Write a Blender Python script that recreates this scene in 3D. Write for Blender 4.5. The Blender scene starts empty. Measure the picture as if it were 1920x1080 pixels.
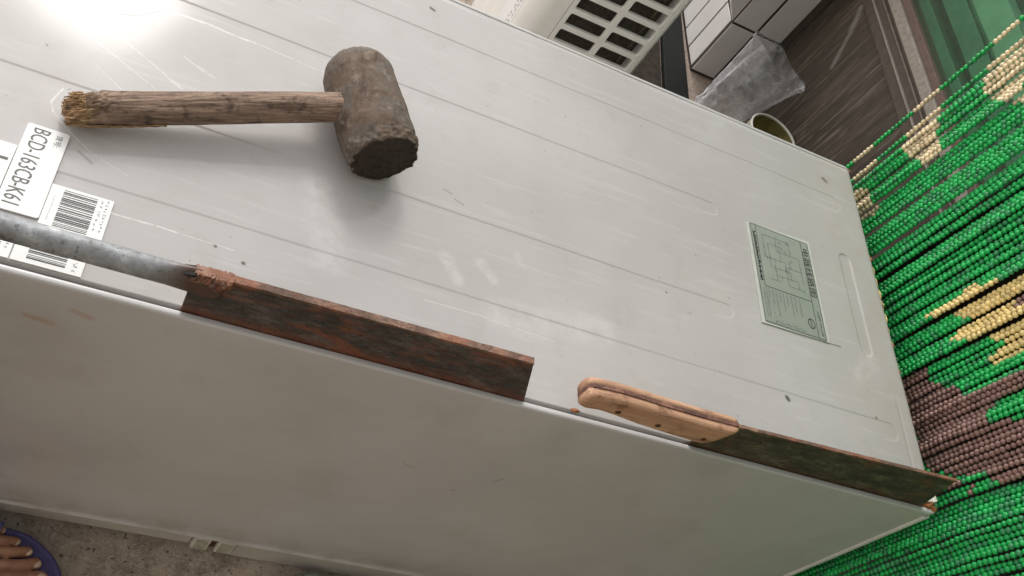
import bpy, bmesh, math, random
import numpy as np
from mathutils import Vector, Matrix, noise

random.seed(7)
RNG = np.random.default_rng(7)
scene = bpy.context.scene
COL = scene.collection

# ------------------------------------------------------------------ camera
cam_d = bpy.data.cameras.new("camera")
cam = bpy.data.objects.new("camera", cam_d)
COL.objects.link(cam)
_x = Vector((0.8866, 0.0139, 0.4624)); _u = Vector((-0.2769, 0.8167, 0.5062)); _b = Vector((-0.3706, -0.5768, 0.7279))
_b.normalize(); _u = (_u - _b * _u.dot(_b)).normalized(); _x = _u.cross(_b)
M = Matrix((( _x.x, _u.x, _b.x, -0.81605), (_x.y, _u.y, _b.y, -0.38029), (_x.z, _u.z, _b.z, 0.62791), (0, 0, 0, 1)))
cam.matrix_world = M
cam_d.sensor_width = 36.0
cam_d.lens = 33.377
cam_d.clip_start = 0.02
cam_d.clip_end = 200.0
scene.camera = cam

# ------------------------------------------------------------------ world, sun, exposure
world = bpy.data.worlds.new("World")
scene.world = world
world.use_nodes = True
wn = world.node_tree.nodes; wl = world.node_tree.links
wn.clear()
SUN_EL, SUN_AZ = math.radians(41.0), math.radians(97.5)     # azimuth measured from +X towards +Y
sky = wn.new('ShaderNodeTexSky'); sky.sky_type = 'NISHITA'; sky.sun_disc = False
sky.sun_elevation = SUN_EL
sky.sun_rotation = math.radians(90.0) - SUN_AZ
sky.air_density = 1.0; sky.dust_density = 1.5; sky.ozone_density = 1.0
hs = wn.new('ShaderNodeHueSaturation'); hs.inputs['Saturation'].default_value = 0.04
bg = wn.new('ShaderNodeBackground'); bg.inputs['Strength'].default_value = 0.15
wo = wn.new('ShaderNodeOutputWorld')
wm = wn.new('ShaderNodeMix'); wm.data_type = 'RGBA'; wm.blend_type = 'MULTIPLY'; wm.inputs['Factor'].default_value = 1.0
wm.inputs['B'].default_value = (1.0, 0.975, 0.955, 1)
wl.new(sky.outputs[0], hs.inputs['Color']); wl.new(hs.outputs[0], wm.inputs['A']); wl.new(wm.outputs['Result'], bg.inputs['Color']); wl.new(bg.outputs[0], wo.inputs['Surface'])

sun_d = bpy.data.lights.new("sun", 'SUN')
sun_d.energy = 0.28; sun_d.angle = math.radians(10.0); sun_d.color = (1.0, 0.965, 0.93)
sun = bpy.data.objects.new("sun", sun_d); COL.objects.link(sun)
sd = Vector((math.cos(SUN_EL) * math.cos(SUN_AZ), math.cos(SUN_EL) * math.sin(SUN_AZ), math.sin(SUN_EL)))
sun.rotation_euler = sd.to_track_quat('Z', 'Y').to_euler()
sun.location = sd * 5

scene.view_settings.view_transform = 'Standard'
scene.view_settings.look = 'None'
scene.view_settings.gamma = 1.0
scene.view_settings.exposure = 1.08
scene.view_settings.use_curve_mapping = False
scene.render.engine = 'CYCLES'
scene.render.resolution_x = 1024; scene.render.resolution_y = 576

# ------------------------------------------------------------------ helpers
def tag(o, label=None, cat=None, group=None, kind=None):
    if label: o["label"] = label
    if cat: o["category"] = cat
    if group: o["group"] = group
    if kind: o["kind"] = kind
    return o

def empty(name, loc=(0, 0, 0), **k):
    o = bpy.data.objects.new(name, None); COL.objects.link(o)
    o.location = loc; o.empty_display_size = 0.05
    return tag(o, **k)

def link(name, me, mats=None, parent=None, loc=None):
    o = bpy.data.objects.new(name, me); COL.objects.link(o)
    if mats is not None:
        for m in (mats if isinstance(mats, (list, tuple)) else [mats]): me.materials.append(m)
    if parent is not None:
        o.parent = parent
        o.matrix_parent_inverse = Matrix.Translation(-Vector(parent_world(parent)))
    if loc: o.location = loc
    return o

def parent_world(p):
    v = Vector(p.location)
    if p.parent:
        v = Matrix.Translation(-Vector(parent_world(p.parent))) @ v + Vector(parent_world(p.parent))
    return v

def mesh_np(name, V, F, smooth=False, mi=None):
    V = np.asarray(V, dtype=np.float32); me = bpy.data.meshes.new(name)
    F = np.asarray(F, dtype=np.int32); n, k = F.shape
    me.vertices.add(len(V)); me.vertices.foreach_set('co', V.ravel())
    me.loops.add(n * k); me.loops.foreach_set('vertex_index', F.ravel())
    me.polygons.add(n); me.polygons.foreach_set('loop_start', np.arange(0, n * k, k, dtype=np.int32))
    me.polygons.foreach_set('loop_total', np.full(n, k, dtype=np.int32))
    if mi is not None: me.polygons.foreach_set('material_index', np.asarray(mi, dtype=np.int32))
    if smooth: me.polygons.foreach_set('use_smooth', np.ones(n, dtype=bool))
    me.update(calc_edges=True); me.validate()
    return me

def mesh_pd(name, V, F, smooth=False):
    me = bpy.data.meshes.new(name); me.from_pydata([tuple(v) for v in V], [], F); me.update()
    if smooth:
        for p in me.polygons: p.use_smooth = True
    return me

def bm_mesh(name, bm, smooth=False):
    bmesh.ops.recalc_face_normals(bm, faces=bm.faces[:])
    me = bpy.data.meshes.new(name); bm.to_mesh(me); bm.free()
    if smooth:
        for p in me.polygons: p.use_smooth = True
    return me

def box_mesh(name, lo, hi, bevel=0.0, seg=2, smooth=False):
    bm = bmesh.new()
    x0, y0, z0 = lo; x1, y1, z1 = hi
    vs = [bm.verts.new(c) for c in ((x0, y0, z0), (x1, y0, z0), (x1, y1, z0), (x0, y1, z0), (x0, y0, z1), (x1, y0, z1), (x1, y1, z1), (x0, y1, z1))]
    for f in ((0, 3, 2, 1), (4, 5, 6, 7), (0, 1, 5, 4), (1, 2, 6, 5), (2, 3, 7, 6), (3, 0, 4, 7)): bm.faces.new([vs[i] for i in f])
    if bevel > 0: bmesh.ops.bevel(bm, geom=bm.edges[:], offset=bevel, segments=seg, affect='EDGES', profile=0.5)
    return bm_mesh(name, bm, smooth)

def prism_mesh(name, pts, ax, a, b, bevel=0.0):
    """polygon pts in the two other axes, extruded along axis ax from a to b"""
    bm = bmesh.new()
    def mk(p, v):
        c = list(p); c.insert(ax, v); return bm.verts.new(c)
    A = [mk(p, a) for p in pts]; B = [mk(p, b) for p in pts]; n = len(pts)
    bm.faces.new(A); bm.faces.new(B[::-1])
    for i in range(n): bm.faces.new((A[i], A[(i + 1) % n], B[(i + 1) % n], B[i]))
    bmesh.ops.recalc_face_normals(bm, faces=bm.faces[:])
    if bevel > 0: bmesh.ops.bevel(bm, geom=bm.edges[:], offset=bevel, segments=2, affect='EDGES', profile=0.5)
    return bm_mesh(name, bm)

def tube(name, path, radii, seg=24, cap=True, squash=None, fn=None):
    """swept tube; path list of points; squash(i)->(a,b) scale of the two section axes"""
    P = [Vector(p) for p in path]; n = len(P); V = []; F = []
    up = Vector((0, 0, 1))
    for i, p in enumerate(P):
        t = (P[min(i + 1, n - 1)] - P[max(i - 1, 0)]).normalized()
        s = t.cross(up)
        if s.length < 1e-4: s = Vector((1, 0, 0))
        s.normalize(); w = s.cross(t).normalized()
        r = radii[i] if hasattr(radii, '__len__') else radii
        a, b = squash(i) if squash else (1, 1)
        for k in range(seg):
            th = 2 * math.pi * k / seg
            rr = r * (fn(i / (n - 1), th) if fn else 1.0)
            V.append(p + s * math.cos(th) * rr * a + w * math.sin(th) * rr * b)
    for i in range(n - 1):
        for k in range(seg):
            k2 = (k + 1) % seg
            F.append((i * seg + k, i * seg + k2, (i + 1) * seg + k2, (i + 1) * seg + k))
    if cap:
        F.append(tuple(range(seg))[::-1]); F.append(tuple((n - 1) * seg + k for k in range(seg)))
    return mesh_pd(name, V, F, True)

# ------------------------------------------------------------------ materials
class NT:
    def __init__(self, name):
        self.m = bpy.data.materials.new(name); self.m.use_nodes = True
        self.t = self.m.node_tree; self.n = self.t.nodes; self.l = self.t.links
        self.b = self.n['Principled BSDF']; self.out = self.n['Material Output']
        self.tc = self.n.new('ShaderNodeTexCoord')
    def link(self, a, b): self.l.new(a, b)
    def map(self, scale=(1, 1, 1), loc=(0, 0, 0), src='Object', rot=(0, 0, 0)):
        n = self.n.new('ShaderNodeMapping'); n.inputs['Scale'].default_value = scale; n.inputs['Location'].default_value = loc
        n.inputs['Rotation'].default_value = rot
        self.link(self.tc.outputs[src], n.inputs['Vector']); return n.outputs[0]
    def noise(self, vec, scale, detail=4, rough=0.6, dist=0.0):
        n = self.n.new('ShaderNodeTexNoise'); n.inputs['Scale'].default_value = scale; n.inputs['Detail'].default_value = detail
        n.inputs['Roughness'].default_value = rough; n.inputs['Distortion'].default_value = dist
        self.link(vec, n.inputs['Vector']); return n.outputs['Fac']
    def voro(self, vec, scale, feature='F1'):
        n = self.n.new('ShaderNodeTexVoronoi'); n.feature = feature; n.inputs['Scale'].default_value = scale
        self.link(vec, n.inputs['Vector']); return n
    def ramp(self, fac, stops):
        n = self.n.new('ShaderNodeValToRGB'); e = n.color_ramp.elements
        while len(e) < len(stops): e.new(0.5)
        for i, (p, c) in enumerate(stops):
            e[i].position = p; e[i].color = (*c, 1) if hasattr(c, '__len__') else (c, c, c, 1)
        self.link(fac, n.inputs['Fac']); return n.outputs['Color']
    def mix(self, fac, a, b, mode='MIX'):
        n = self.n.new('ShaderNodeMix'); n.data_type = 'RGBA'; n.blend_type = mode
        for sock, v in ((n.inputs['Factor'], fac), (n.inputs['A'], a), (n.inputs['B'], b)):
            if hasattr(v, 'is_output'): self.link(v, sock)
            elif hasattr(v, '__len__'): sock.default_value = (*v, 1)
            else: sock.default_value = v
        return n.outputs['Result']
    def math(self, op, a, b=None, c=None, clamp=False):
        n = self.n.new('ShaderNodeMath'); n.operation = op; n.use_clamp = clamp
        for i, v in enumerate((a, b, c)):
            if v is None: continue
            if hasattr(v, 'is_output'): self.link(v, n.inputs[i])
            else: n.inputs[i].default_value = v
        return n.outputs[0]
    def vm(self, op, a, b=None, out=0):
        n = self.n.new('ShaderNodeVectorMath'); n.operation = op
        for i, v in enumerate((a, b)):
            if v is None: continue
            if hasattr(v, 'is_output'): self.link(v, n.inputs[i])
            else: n.inputs[i].default_value = v
        return n.outputs[out]
    def rangemap(self, v, a, b, c=0.0, d=1.0, smooth=True):
        n = self.n.new('ShaderNodeMapRange'); n.interpolation_type = 'SMOOTHSTEP' if smooth else 'LINEAR'
        self.link(v, n.inputs['Value'])
        for k, q in zip(('From Min', 'From Max', 'To Min', 'To Max'), (a, b, c, d)): n.inputs[k].default_value = q
        return n.outputs[0]
    def seg(self, vec, a, b, w, soft=1.0):
        """mask of a straight scratch from a to b (half width w)"""
        ax, ay = a; bx, by = b; ba = (bx - ax, by - ay, 0)
        L2 = ba[0] ** 2 + ba[1] ** 2
        pa = self.vm('SUBTRACT', vec, (ax, ay, 0))
        n = self.n.new('ShaderNodeVectorMath'); n.operation = 'DOT_PRODUCT'; self.link(pa, n.inputs[0]); n.inputs[1].default_value = (ba[0] / L2, ba[1] / L2, 0)
        h = self.math('MULTIPLY', n.outputs['Value'], 1.0, clamp=True)
        s = self.n.new('ShaderNodeVectorMath'); s.operation = 'SCALE'; s.inputs[0].default_value = ba; self.link(h, s.inputs['Scale'])
        d = self.vm('SUBTRACT', pa, s.outputs[0])
        ln = self.n.new('ShaderNodeVectorMath'); ln.operation = 'LENGTH'; self.link(d, ln.inputs[0])
        return self.rangemap(ln.outputs['Value'], w * 0.3, w * (1 + soft), 1.0, 0.0)
    def base(self, c):
        if hasattr(c, 'is_output'): self.link(c, self.b.inputs['Base Color'])
        else: self.b.inputs['Base Color'].default_value = (*c, 1)
    def rough(self, r):
        if hasattr(r, 'is_output'): self.link(r, self.b.inputs['Roughness'])
        else: self.b.inputs['Roughness'].default_value = r
    def set(self, **k):
        for q, v in k.items(): self.b.inputs[q.replace('_', ' ')].default_value = v
    def bump(self, h, strength=0.3, dist=0.001):
        n = self.n.new('ShaderNodeBump'); n.inputs['Strength'].default_value = strength; n.inputs['Distance'].default_value = dist
        self.link(h, n.inputs['Height']); self.link(n.outputs[0], self.b.inputs['Normal']); return n

def simple(name, col, rough=0.5, var=0.15, scale=40, metallic=0.0, bump=0.0, spec=0.5):
    m = NT(name); v = m.map()
    f = m.noise(v, scale, 5, 0.65)
    lo = tuple(c * (1 - var) for c in col); hi = tuple(min(1, c * (1 + var)) for c in col)
    m.base(m.ramp(f, [(0.3, lo), (0.7, hi)])); m.rough(rough); m.set(Metallic=metallic)
    m.b.inputs['Specular IOR Level'].default_value = spec
    if bump: m.bump(f, bump, 0.001)
    return m.m

def paint(name, panel):
    m = NT(name)
    v = m.map()
    big = m.noise(v, 5, 3, 0.5)
    mid = m.noise(v, 28, 5, 0.65, 0.3)
    fine = m.noise(v, 300, 3, 0.6)
    spk = m.noise(m.map((1, 1, 1), (3.1, 1.7, 0.2)), 190, 2, 0.5)
    k_ = 0.84 if panel else 1.0
    col = m.mix(m.rangemap(big, 0.3, 0.7), tuple(k_ * c for c in (0.50, 0.476, 0.462)), tuple(k_ * c for c in (0.56, 0.538, 0.525)))
    col = m.mix(m.rangemap(mid, 0.52, 0.72, 0, 0.35), col, tuple(k_ * c for c in (0.47, 0.44, 0.415)))
    streak = m.noise(m.map((3, 40, 40), (0, 0, 0)), 3.0, 5, 0.7)
    col = m.mix(m.rangemap(streak, 0.52, 0.72, 0, 0.40), col, (0.56, 0.545, 0.53))
    # small dark dirt specks
    col = m.mix(m.rangemap(spk, 0.735, 0.77, 0, 0.6 if panel else 0.25), col, (0.13, 0.11, 0.09))
    sp2 = m.noise(m.map((1, 1, 1), (7.1, 2.7, 0.2)), 75, 2, 0.4)
    col = m.mix(m.rangemap(sp2, 0.80, 0.82, 0, 0.7 if panel else 0.4), col, (0.16, 0.13, 0.10))
    rgh = m.rangemap(mid, 0.3, 0.7, 0.48, 0.60)
    if panel:
        xy = m.n.new('ShaderNodeVectorMath'); xy.operation = 'MULTIPLY'; xy.inputs[1].default_value = (1, 1, 0); m.link(m.tc.outputs['Object'], xy.inputs[0])
        wob = m.n.new('ShaderNodeTexNoise'); wob.inputs['Scale'].default_value = 30; wob.inputs['Detail'].default_value = 2; m.link(xy.outputs[0], wob.inputs['Vector'])
        w2 = m.vm('SUBTRACT', wob.outputs['Color'], (0.5, 0.5, 0.5)); sc = m.n.new('ShaderNodeVectorMath'); sc.operation = 'MULTIPLY'
        m.link(w2, sc.inputs[0]); sc.inputs[1].default_value = (0.004, 0.004, 0); p = m.vm('ADD', xy.outputs[0], sc.outputs[0])
        S = [((-0.9087, 0.2474), (-0.8306, 0.2061), 0.00045, 0.75), ((-0.8971, 0.2596), (-0.8637, 0.2461), 0.0004, 0.5),
             ((-0.8637, 0.2461), (-0.8207, 0.2208), 0.0005, 0.7), ((-0.8207, 0.2208), (-0.8130, 0.2170), 0.0016, 0.55),
             ((-0.8801, 0.2096), (-0.8561, 0.1931), 0.0004, 0.6), ((-0.8655, 0.3011), (-0.8452, 0.3023), 0.0010, 0.7),
             ((-0.8452, 0.3023), (-0.7638, 0.3018), 0.0012, 0.75), ((-0.7638, 0.3018), (-0.681, 0.2953), 0.0008, 0.5),
             ((-0.8188, 0.2539), (-0.8080, 0.2480), 0.0009, 0.45), ((-0.8080, 0.2480), (-0.7911, 0.2415), 0.0018, 0.35),
             ((-0.8961, 0.1746), (-0.9004, 0.1575), 0.0008, 0.8), ((-0.9004, 0.1575), (-0.8959, 0.1481), 0.0007, 0.8),
             ((-0.8959, 0.1481), (-0.8856, 0.1386), 0.0007, 0.7), ((-0.8856, 0.1386), (-0.8640, 0.1231), 0.0005, 0.7),
             ((-0.8640, 0.1231), (-0.8300, 0.1090), 0.0004, 0.5), ((-0.8345, 0.0721), (-0.7865, 0.0715), 0.0009, 0.75),
             ((-0.7865, 0.0715), (-0.7410, 0.0702), 0.0006, 0.5), ((-0.5797, 0.0768), (-0.5272, 0.0783), 0.0007, 0.45),
             ((-0.5272, 0.0783), (-0.4524, 0.0729), 0.0006, 0.45), ((-0.4912, 0.4207), (-0.4472, 0.4515), 0.0004, 0.25),
             ((-0.40, 0.29), (-0.33, 0.285), 0.0004, 0.35), ((-0.60, 0.36), (-0.55, 0.352), 0.0005, 0.3)]
        light = None
        for a, b, w, s in S:
            q = m.math('MULTIPLY', m.seg(p, a, b, w * 0.62), s * 0.8)
            light = q if light is None else m.math('MAXIMUM', light, q)
        light = m.math('MULTIPLY', light, m.rangemap(m.noise(v, 140, 4, 0.7), 0.36, 0.56, 0.15, 1.0))
        col = m.mix(light, col, (0.80, 0.79, 0.77))
        D = [((-0.870, 0.1190), (-0.858, 0.1120), 0.0009, 0.35), ((-0.8640, 0.2800), (-0.8460, 0.2990), 0.0004, 0.5), ((-0.8760, 0.2760), (-0.8640, 0.2800), 0.0006, 0.5),
             ((-0.6000, 0.4490), (-0.5960, 0.4475), 0.0016, 0.95), ((-0.0530, 0.4385), (-0.0490, 0.4355), 0.0022, 0.95),
             ((-0.1812, 0.0890), (-0.1797, 0.0868), 0.0021, 0.9), ((-0.0578, 0.0970), (-0.0570, 0.0964), 0.0012, 0.9),
             ((-0.5700, 0.2060), (-0.5610, 0.2030), 0.0006, 0.45), ((-0.5580, 0.1980), (-0.5480, 0.1940), 0.0006, 0.4), ((-0.7330, 0.0610), (-0.7325, 0.0608), 0.0013, 0.9),
             ((-0.7560, 0.0690), (-0.7555, 0.0690), 0.0011, 0.8), ((-0.7830, 0.0430), (-0.7828, 0.0430), 0.0014, 0.9), ((-0.112, 0.1748), (-0.088, 0.1760), 0.0008, 0.7)]
        dark = None
        for a, b, w, s in D:
            q = m.math('MULTIPLY', m.seg(p, a, b, w), s)
            dark = q if dark is None else m.math('MAXIMUM', dark, q)
        col = m.mix(dark, col, (0.07, 0.055, 0.045))
        # wiped pale finger smudges
        sm = None
        for a, b, w, s in [((-0.5634, 0.1294), (-0.5493, 0.1080), 0.006, 0.30), ((-0.5294, 0.1357), (-0.5154, 0.1197), 0.005, 0.30), ((-0.4913, 0.1556), (-0.487, 0.145), 0.004, 0.18),
                           ((-0.6837, 0.1607), (-0.6652, 0.0925), 0.016, 0.28), ((-0.070, 0.15), (-0.045, 0.165), 0.012, 0.25), ((-0.51, 0.085), (-0.40, 0.10), 0.014, 0.22)]:
            q = m.math('MULTIPLY', m.seg(p, a, b, w, 0.6), s)
            sm = q if sm is None else m.math('MAXIMUM', sm, q)
        sm = m.math('MULTIPLY', sm, m.rangemap(m.noise(v, 60, 5, 0.7), 0.35, 0.6, 0.2, 1.0))
        col = m.mix(sm, col, (0.72, 0.72, 0.71))
        # yellowed grime along the right hand end of the sheet
        sep = m.n.new('ShaderNodeSeparateXYZ'); m.link(m.tc.outputs['Object'], sep.inputs[0])
        edge = m.math('MULTIPLY', m.rangemap(sep.outputs['X'], -0.12, 0.0, 0, 1), m.rangemap(mid, 0.4, 0.65, 0.1, 0.55))
        col = m.mix(edge, col, (0.42, 0.37, 0.30))
        rgh = m.math('ADD', rgh, m.math('MULTIPLY', sm, 0.3))
        und = m.noise(m.map((1, 1, 1)), 14, 4, 0.6)
        h = m.math('ADD', m.math('MULTIPLY', fine, 0.12), m.math('MULTIPLY', und, 1.2))
        m.bump(h, 0.10, 0.0018)
    else:
        rust = m.noise(m.map((6, 6, 14)), 3.2, 4, 0.6)
        sep = m.n.new('ShaderNodeSeparateXYZ'); m.link(m.tc.outputs['Object'], sep.inputs[0])
        rr = m.math('MULTIPLY', m.rangemap(rust, 0.62, 0.74, 0, 0.45), m.rangemap(sep.outputs['X'], -0.70, -0.85, 0, 1))
        col = m.mix(rr, col, (0.36, 0.20, 0.11))
        col = m.mix(m.rangemap(m.noise(v, 9, 4, 0.6), 0.5, 0.7, 0, 0.35), col, (0.42, 0.385, 0.34))
        cb = m.n.new('ShaderNodeCombineXYZ'); m.link(sep.outputs['X'], cb.inputs[0]); m.link(sep.outputs['Z'], cb.inputs[1])
        wob = m.noise(v, 120, 3, 0.6)
        for a, b, w, st, cc in (((-0.868, -0.052), (-0.852, -0.055), 0.0030, 0.45, (0.40, 0.17, 0.07)), ((-0.838, -0.030), (-0.826, -0.034), 0.0028, 0.40, (0.40, 0.17, 0.07)),
                            ((-0.862, -0.4385), (-0.838, -0.4350), 0.0007, 0.8, (0.09, 0.06, 0.05)), ((-0.53, -0.155), (-0.515, -0.160), 0.0007, 0.5, (0.35, 0.16, 0.12)),
                            ((-0.436, -0.150), (-0.430, -0.140), 0.0006, 0.6, (0.12, 0.10, 0.08)), ((-0.462, -0.190), (-0.4615, -0.190), 0.0011, 0.8, (0.06, 0.05, 0.04)),
                            ((-0.70, -0.36), (-0.60, -0.33), 0.0005, 0.35, (0.68, 0.66, 0.63)), ((-0.40, -0.30), (-0.31, -0.33), 0.0005, 0.3, (0.68, 0.66, 0.63)), ((-0.75, -0.20), (-0.66, -0.17), 0.0004, 0.3, (0.66, 0.64, 0.61)),
                            ((-0.88, -0.33), (-0.85, -0.31), 0.0200, 0.22, (0.30, 0.29, 0.27)), ((-0.20, -0.33), (-0.17, -0.35), 0.0220, 0.25, (0.62, 0.60, 0.57))):
            mk = m.math('MULTIPLY', m.seg(cb.outputs[0], a, b, w), m.rangemap(wob, 0.3, 0.6, st * 0.4, st))
            col = m.mix(mk, col, cc)
        gr_ = m.math('MULTIPLY', m.rangemap(sep.outputs['Z'], -0.38, -0.445, 0, 1), m.rangemap(mid, 0.40, 0.62, 0.05, 0.5))
        col = m.mix(gr_, col, (0.33, 0.285, 0.235))
        col = m.mix(1.0, col, (0.985, 1.005, 1.02), 'MULTIPLY')
        rgh = m.rangemap(m.noise(v, 7, 4, 0.6), 0.35, 0.65, 0.30, 0.46)
        h = m.math('ADD', m.math('MULTIPLY', fine, 0.25), m.math('MULTIPLY', m.noise(v, 9, 3, 0.5), 1.5))
        m.bump(h, 0.08, 0.0015)
    m.base(col); m.rough(rgh)
    m.b.inputs['Specular IOR Level'].default_value = 0.18
    m.set(Coat_Weight=0.36, Coat_Roughness=0.10)
    return m.m

def wood(name, dark, light, axis=0, scale=1.0, stain=(0.03, 0.02, 0.015), stain_amt=0.5, rough=0.75, bump=0.5, dist=0.002, rotz=0.0):
    m = NT(name)
    if rotz:   # grain runs along a turned handle
        rn = m.n.new('ShaderNodeVectorRotate'); rn.rotation_type = 'Z_AXIS'; rn.inputs['Angle'].default_value = rotz
        m.link(m.tc.outputs['Object'], rn.inputs['Vector'])
        class _T: outputs = {'Object': rn.outputs[0]}
        m.tc = _T
    s = [60, 60, 60]; s[axis] = 6
    g = m.noise(m.map(tuple(x * scale for x in s)), 2.5, 7, 0.72, 0.4)
    s2 = [220, 220, 220]; s2[axis] = 14
    f = m.noise(m.map(tuple(x * scale for x in s2)), 2.0, 4, 0.7)
    p = m.noise(m.map(), 55 * scale, 6, 0.72, 0.1)
    col = m.ramp(g, [(0.30, dark), (0.52, tuple((a + b) / 2 for a, b in zip(dark, light))), (0.72, light)])
    col = m.mix(m.rangemap(f, 0.50, 0.68, 0, 0.7), col, tuple(c * 0.45 for c in dark))
    col = m.mix(m.rangemap(p, 0.5, 0.68, 0, stain_amt), col, stain)
    m.base(col); m.rough(rough)
    h = m.math('ADD', m.math('MULTIPLY', g, 0.7), m.math('MULTIPLY', f, 0.5))
    h = m.math('ADD', h, m.math('MULTIPLY', p, 0.4))
    m.bump(h, bump, dist)
    return m.m

def rusty(name, dark=(0.035, 0.030, 0.026), rust=(0.22, 0.065, 0.028), amt=0.5, zed=None):
    m = NT(name)
    a = m.noise(m.map((34, 60, 95)), 1.0, 10, 0.84, 0.05)
    b = m.noise(m.map((0.8, 1, 1)), 190, 7, 0.8)
    c = m.noise(m.map((5, 5, 12), (4, 1, 2)), 3, 4, 0.6, 1.0)
    col = m.ramp(a, [(0.36, tuple(x * 0.45 for x in dark)), (0.5, dark), (0.60, tuple(x * 2.4 for x in dark))])
    col = m.mix(m.rangemap(c, 0.56 - 0.2 * amt, 0.72 - 0.2 * amt, 0, 0.75), col, rust)
    if zed:   # rust gathers in the root of the blade
        sep = m.n.new('ShaderNodeSeparateXYZ'); m.link(m.tc.outputs['Object'], sep.inputs[0])
        q = m.math('MULTIPLY', m.rangemap(sep.outputs['Z'], zed[1], zed[0], 0, 1), m.rangemap(b, 0.35, 0.6, 0.35, 1.0))
        col = m.mix(q, col, rust)
    col = m.mix(m.rangemap(b, 0.55, 0.75, 0, 0.55), col, (0.10, 0.082, 0.066))
    col = m.mix(m.rangemap(m.noise(m.map((60, 90, 220), (1, 2, 3)), 1.2, 6, 0.8), 0.58, 0.68, 0, 0.55), col, (0.22, 0.19, 0.16))
    col = m.mix(m.rangemap(m.noise(m.map((90, 90, 120), (5, 1, 2)), 1.6, 5, 0.8), 0.54, 0.64, 0, 0.65), col, tuple(0.55 * q for q in rust))
    col = m.mix(m.rangemap(m.noise(m.map((1, 1, 1), (8, 1, 2)), 330, 3, 0.7), 0.60, 0.68, 0, 0.8), col, (0.018, 0.014, 0.012))
    m.base(col); m.rough(m.rangemap(b, 0.3, 0.7, 0.5, 0.85)); m.set(Metallic=0.15)
    m.bump(m.math('ADD', b, m.math('MULTIPLY', a, 1.2)), 0.6, 0.0015)
    return m.m

def head_mat():
    m = NT("mallet_head_wood"); v = m.map()
    a = m.noise(v, 22, 6, 0.68, 0.8); b = m.noise(m.map((1.3, 0.28, 1.3), (2, 5, 1), rot=(0, 0, math.radians(-21))), 110, 7, 0.78, 0.3); c = m.noise(m.map((1, 1, 1), (9, 1, 4)), 38, 5, 0.7, 1.2); d = m.noise(v, 260, 4, 0.7)
    col = m.ramp(a, [(0.34, (0.075, 0.049, 0.032)), (0.47, (0.150, 0.102, 0.070)), (0.56, (0.120, 0.100, 0.084)), (0.70, (0.25, 0.185, 0.135))])
    col = m.mix(m.rangemap(b, 0.50, 0.66, 0, 0.8), col, (0.070, 0.048, 0.034))
    col = m.mix(m.rangemap(c, 0.56, 0.66, 0, 0.6), col, (0.29, 0.235, 0.185))
    col = m.mix(m.rangemap(d, 0.58, 0.72, 0, 0.6), col, (0.045, 0.030, 0.022))
    m.base(col); m.rough(0.8); m.bump(m.math('ADD', m.math('ADD', a, b), m.math('MULTIPLY', d, 0.5)), 0.8, 0.0016)
    return m.m

M_PANEL = paint("painted_back_sheet", True)
M_SIDE = paint("painted_side_sheet", False)
M_DOORW = simple("door_plastic", (0.50, 0.47, 0.43), 0.45, 0.08, 30)
M_HINGE = simple("hinge_cover", (0.62, 0.60, 0.52), 0.5, 0.25, 120)
M_BLACK = simple("dark_gap", (0.02, 0.018, 0.016), 0.8, 0.2, 50)
M_STICK = simple("sticker_paper", (0.80, 0.80, 0.79), 0.45, 0.04, 30)
M_INK = simple("print_ink", (0.022, 0.021, 0.021), 0.5, 0.2, 60)
M_INKG = simple("grey_ink", (0.10, 0.10, 0.095), 0.5, 0.2, 60)
M_FOIL = simple("sticker_foil", (0.345, 0.37, 0.33), 0.38, 0.08, 20, metallic=0.25)
M_CLEAR = simple("sticker_edge", (0.52, 0.53, 0.49), 0.3, 0.05, 20)
M_FOAM = simple("yellow_foam", (0.62, 0.48, 0.20), 0.9, 0.3, 160, bump=0.8)
M_RUSTLUMP = rusty("rust_lump", (0.12, 0.05, 0.02), (0.42, 0.15, 0.05), 1.0)
M_FLAKE = simple("broken_plastic", (0.72, 0.68, 0.60), 0.6, 0.2, 200)
M_HEAD = head_mat()
M_HEADEND = wood("mallet_face_wood", (0.022, 0.016, 0.012), (0.095, 0.066, 0.048), 1, 1.4, (0.015, 0.01, 0.01), 0.6, 0.9, 1.0, 0.002)
HROT = math.radians(-24)
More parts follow.
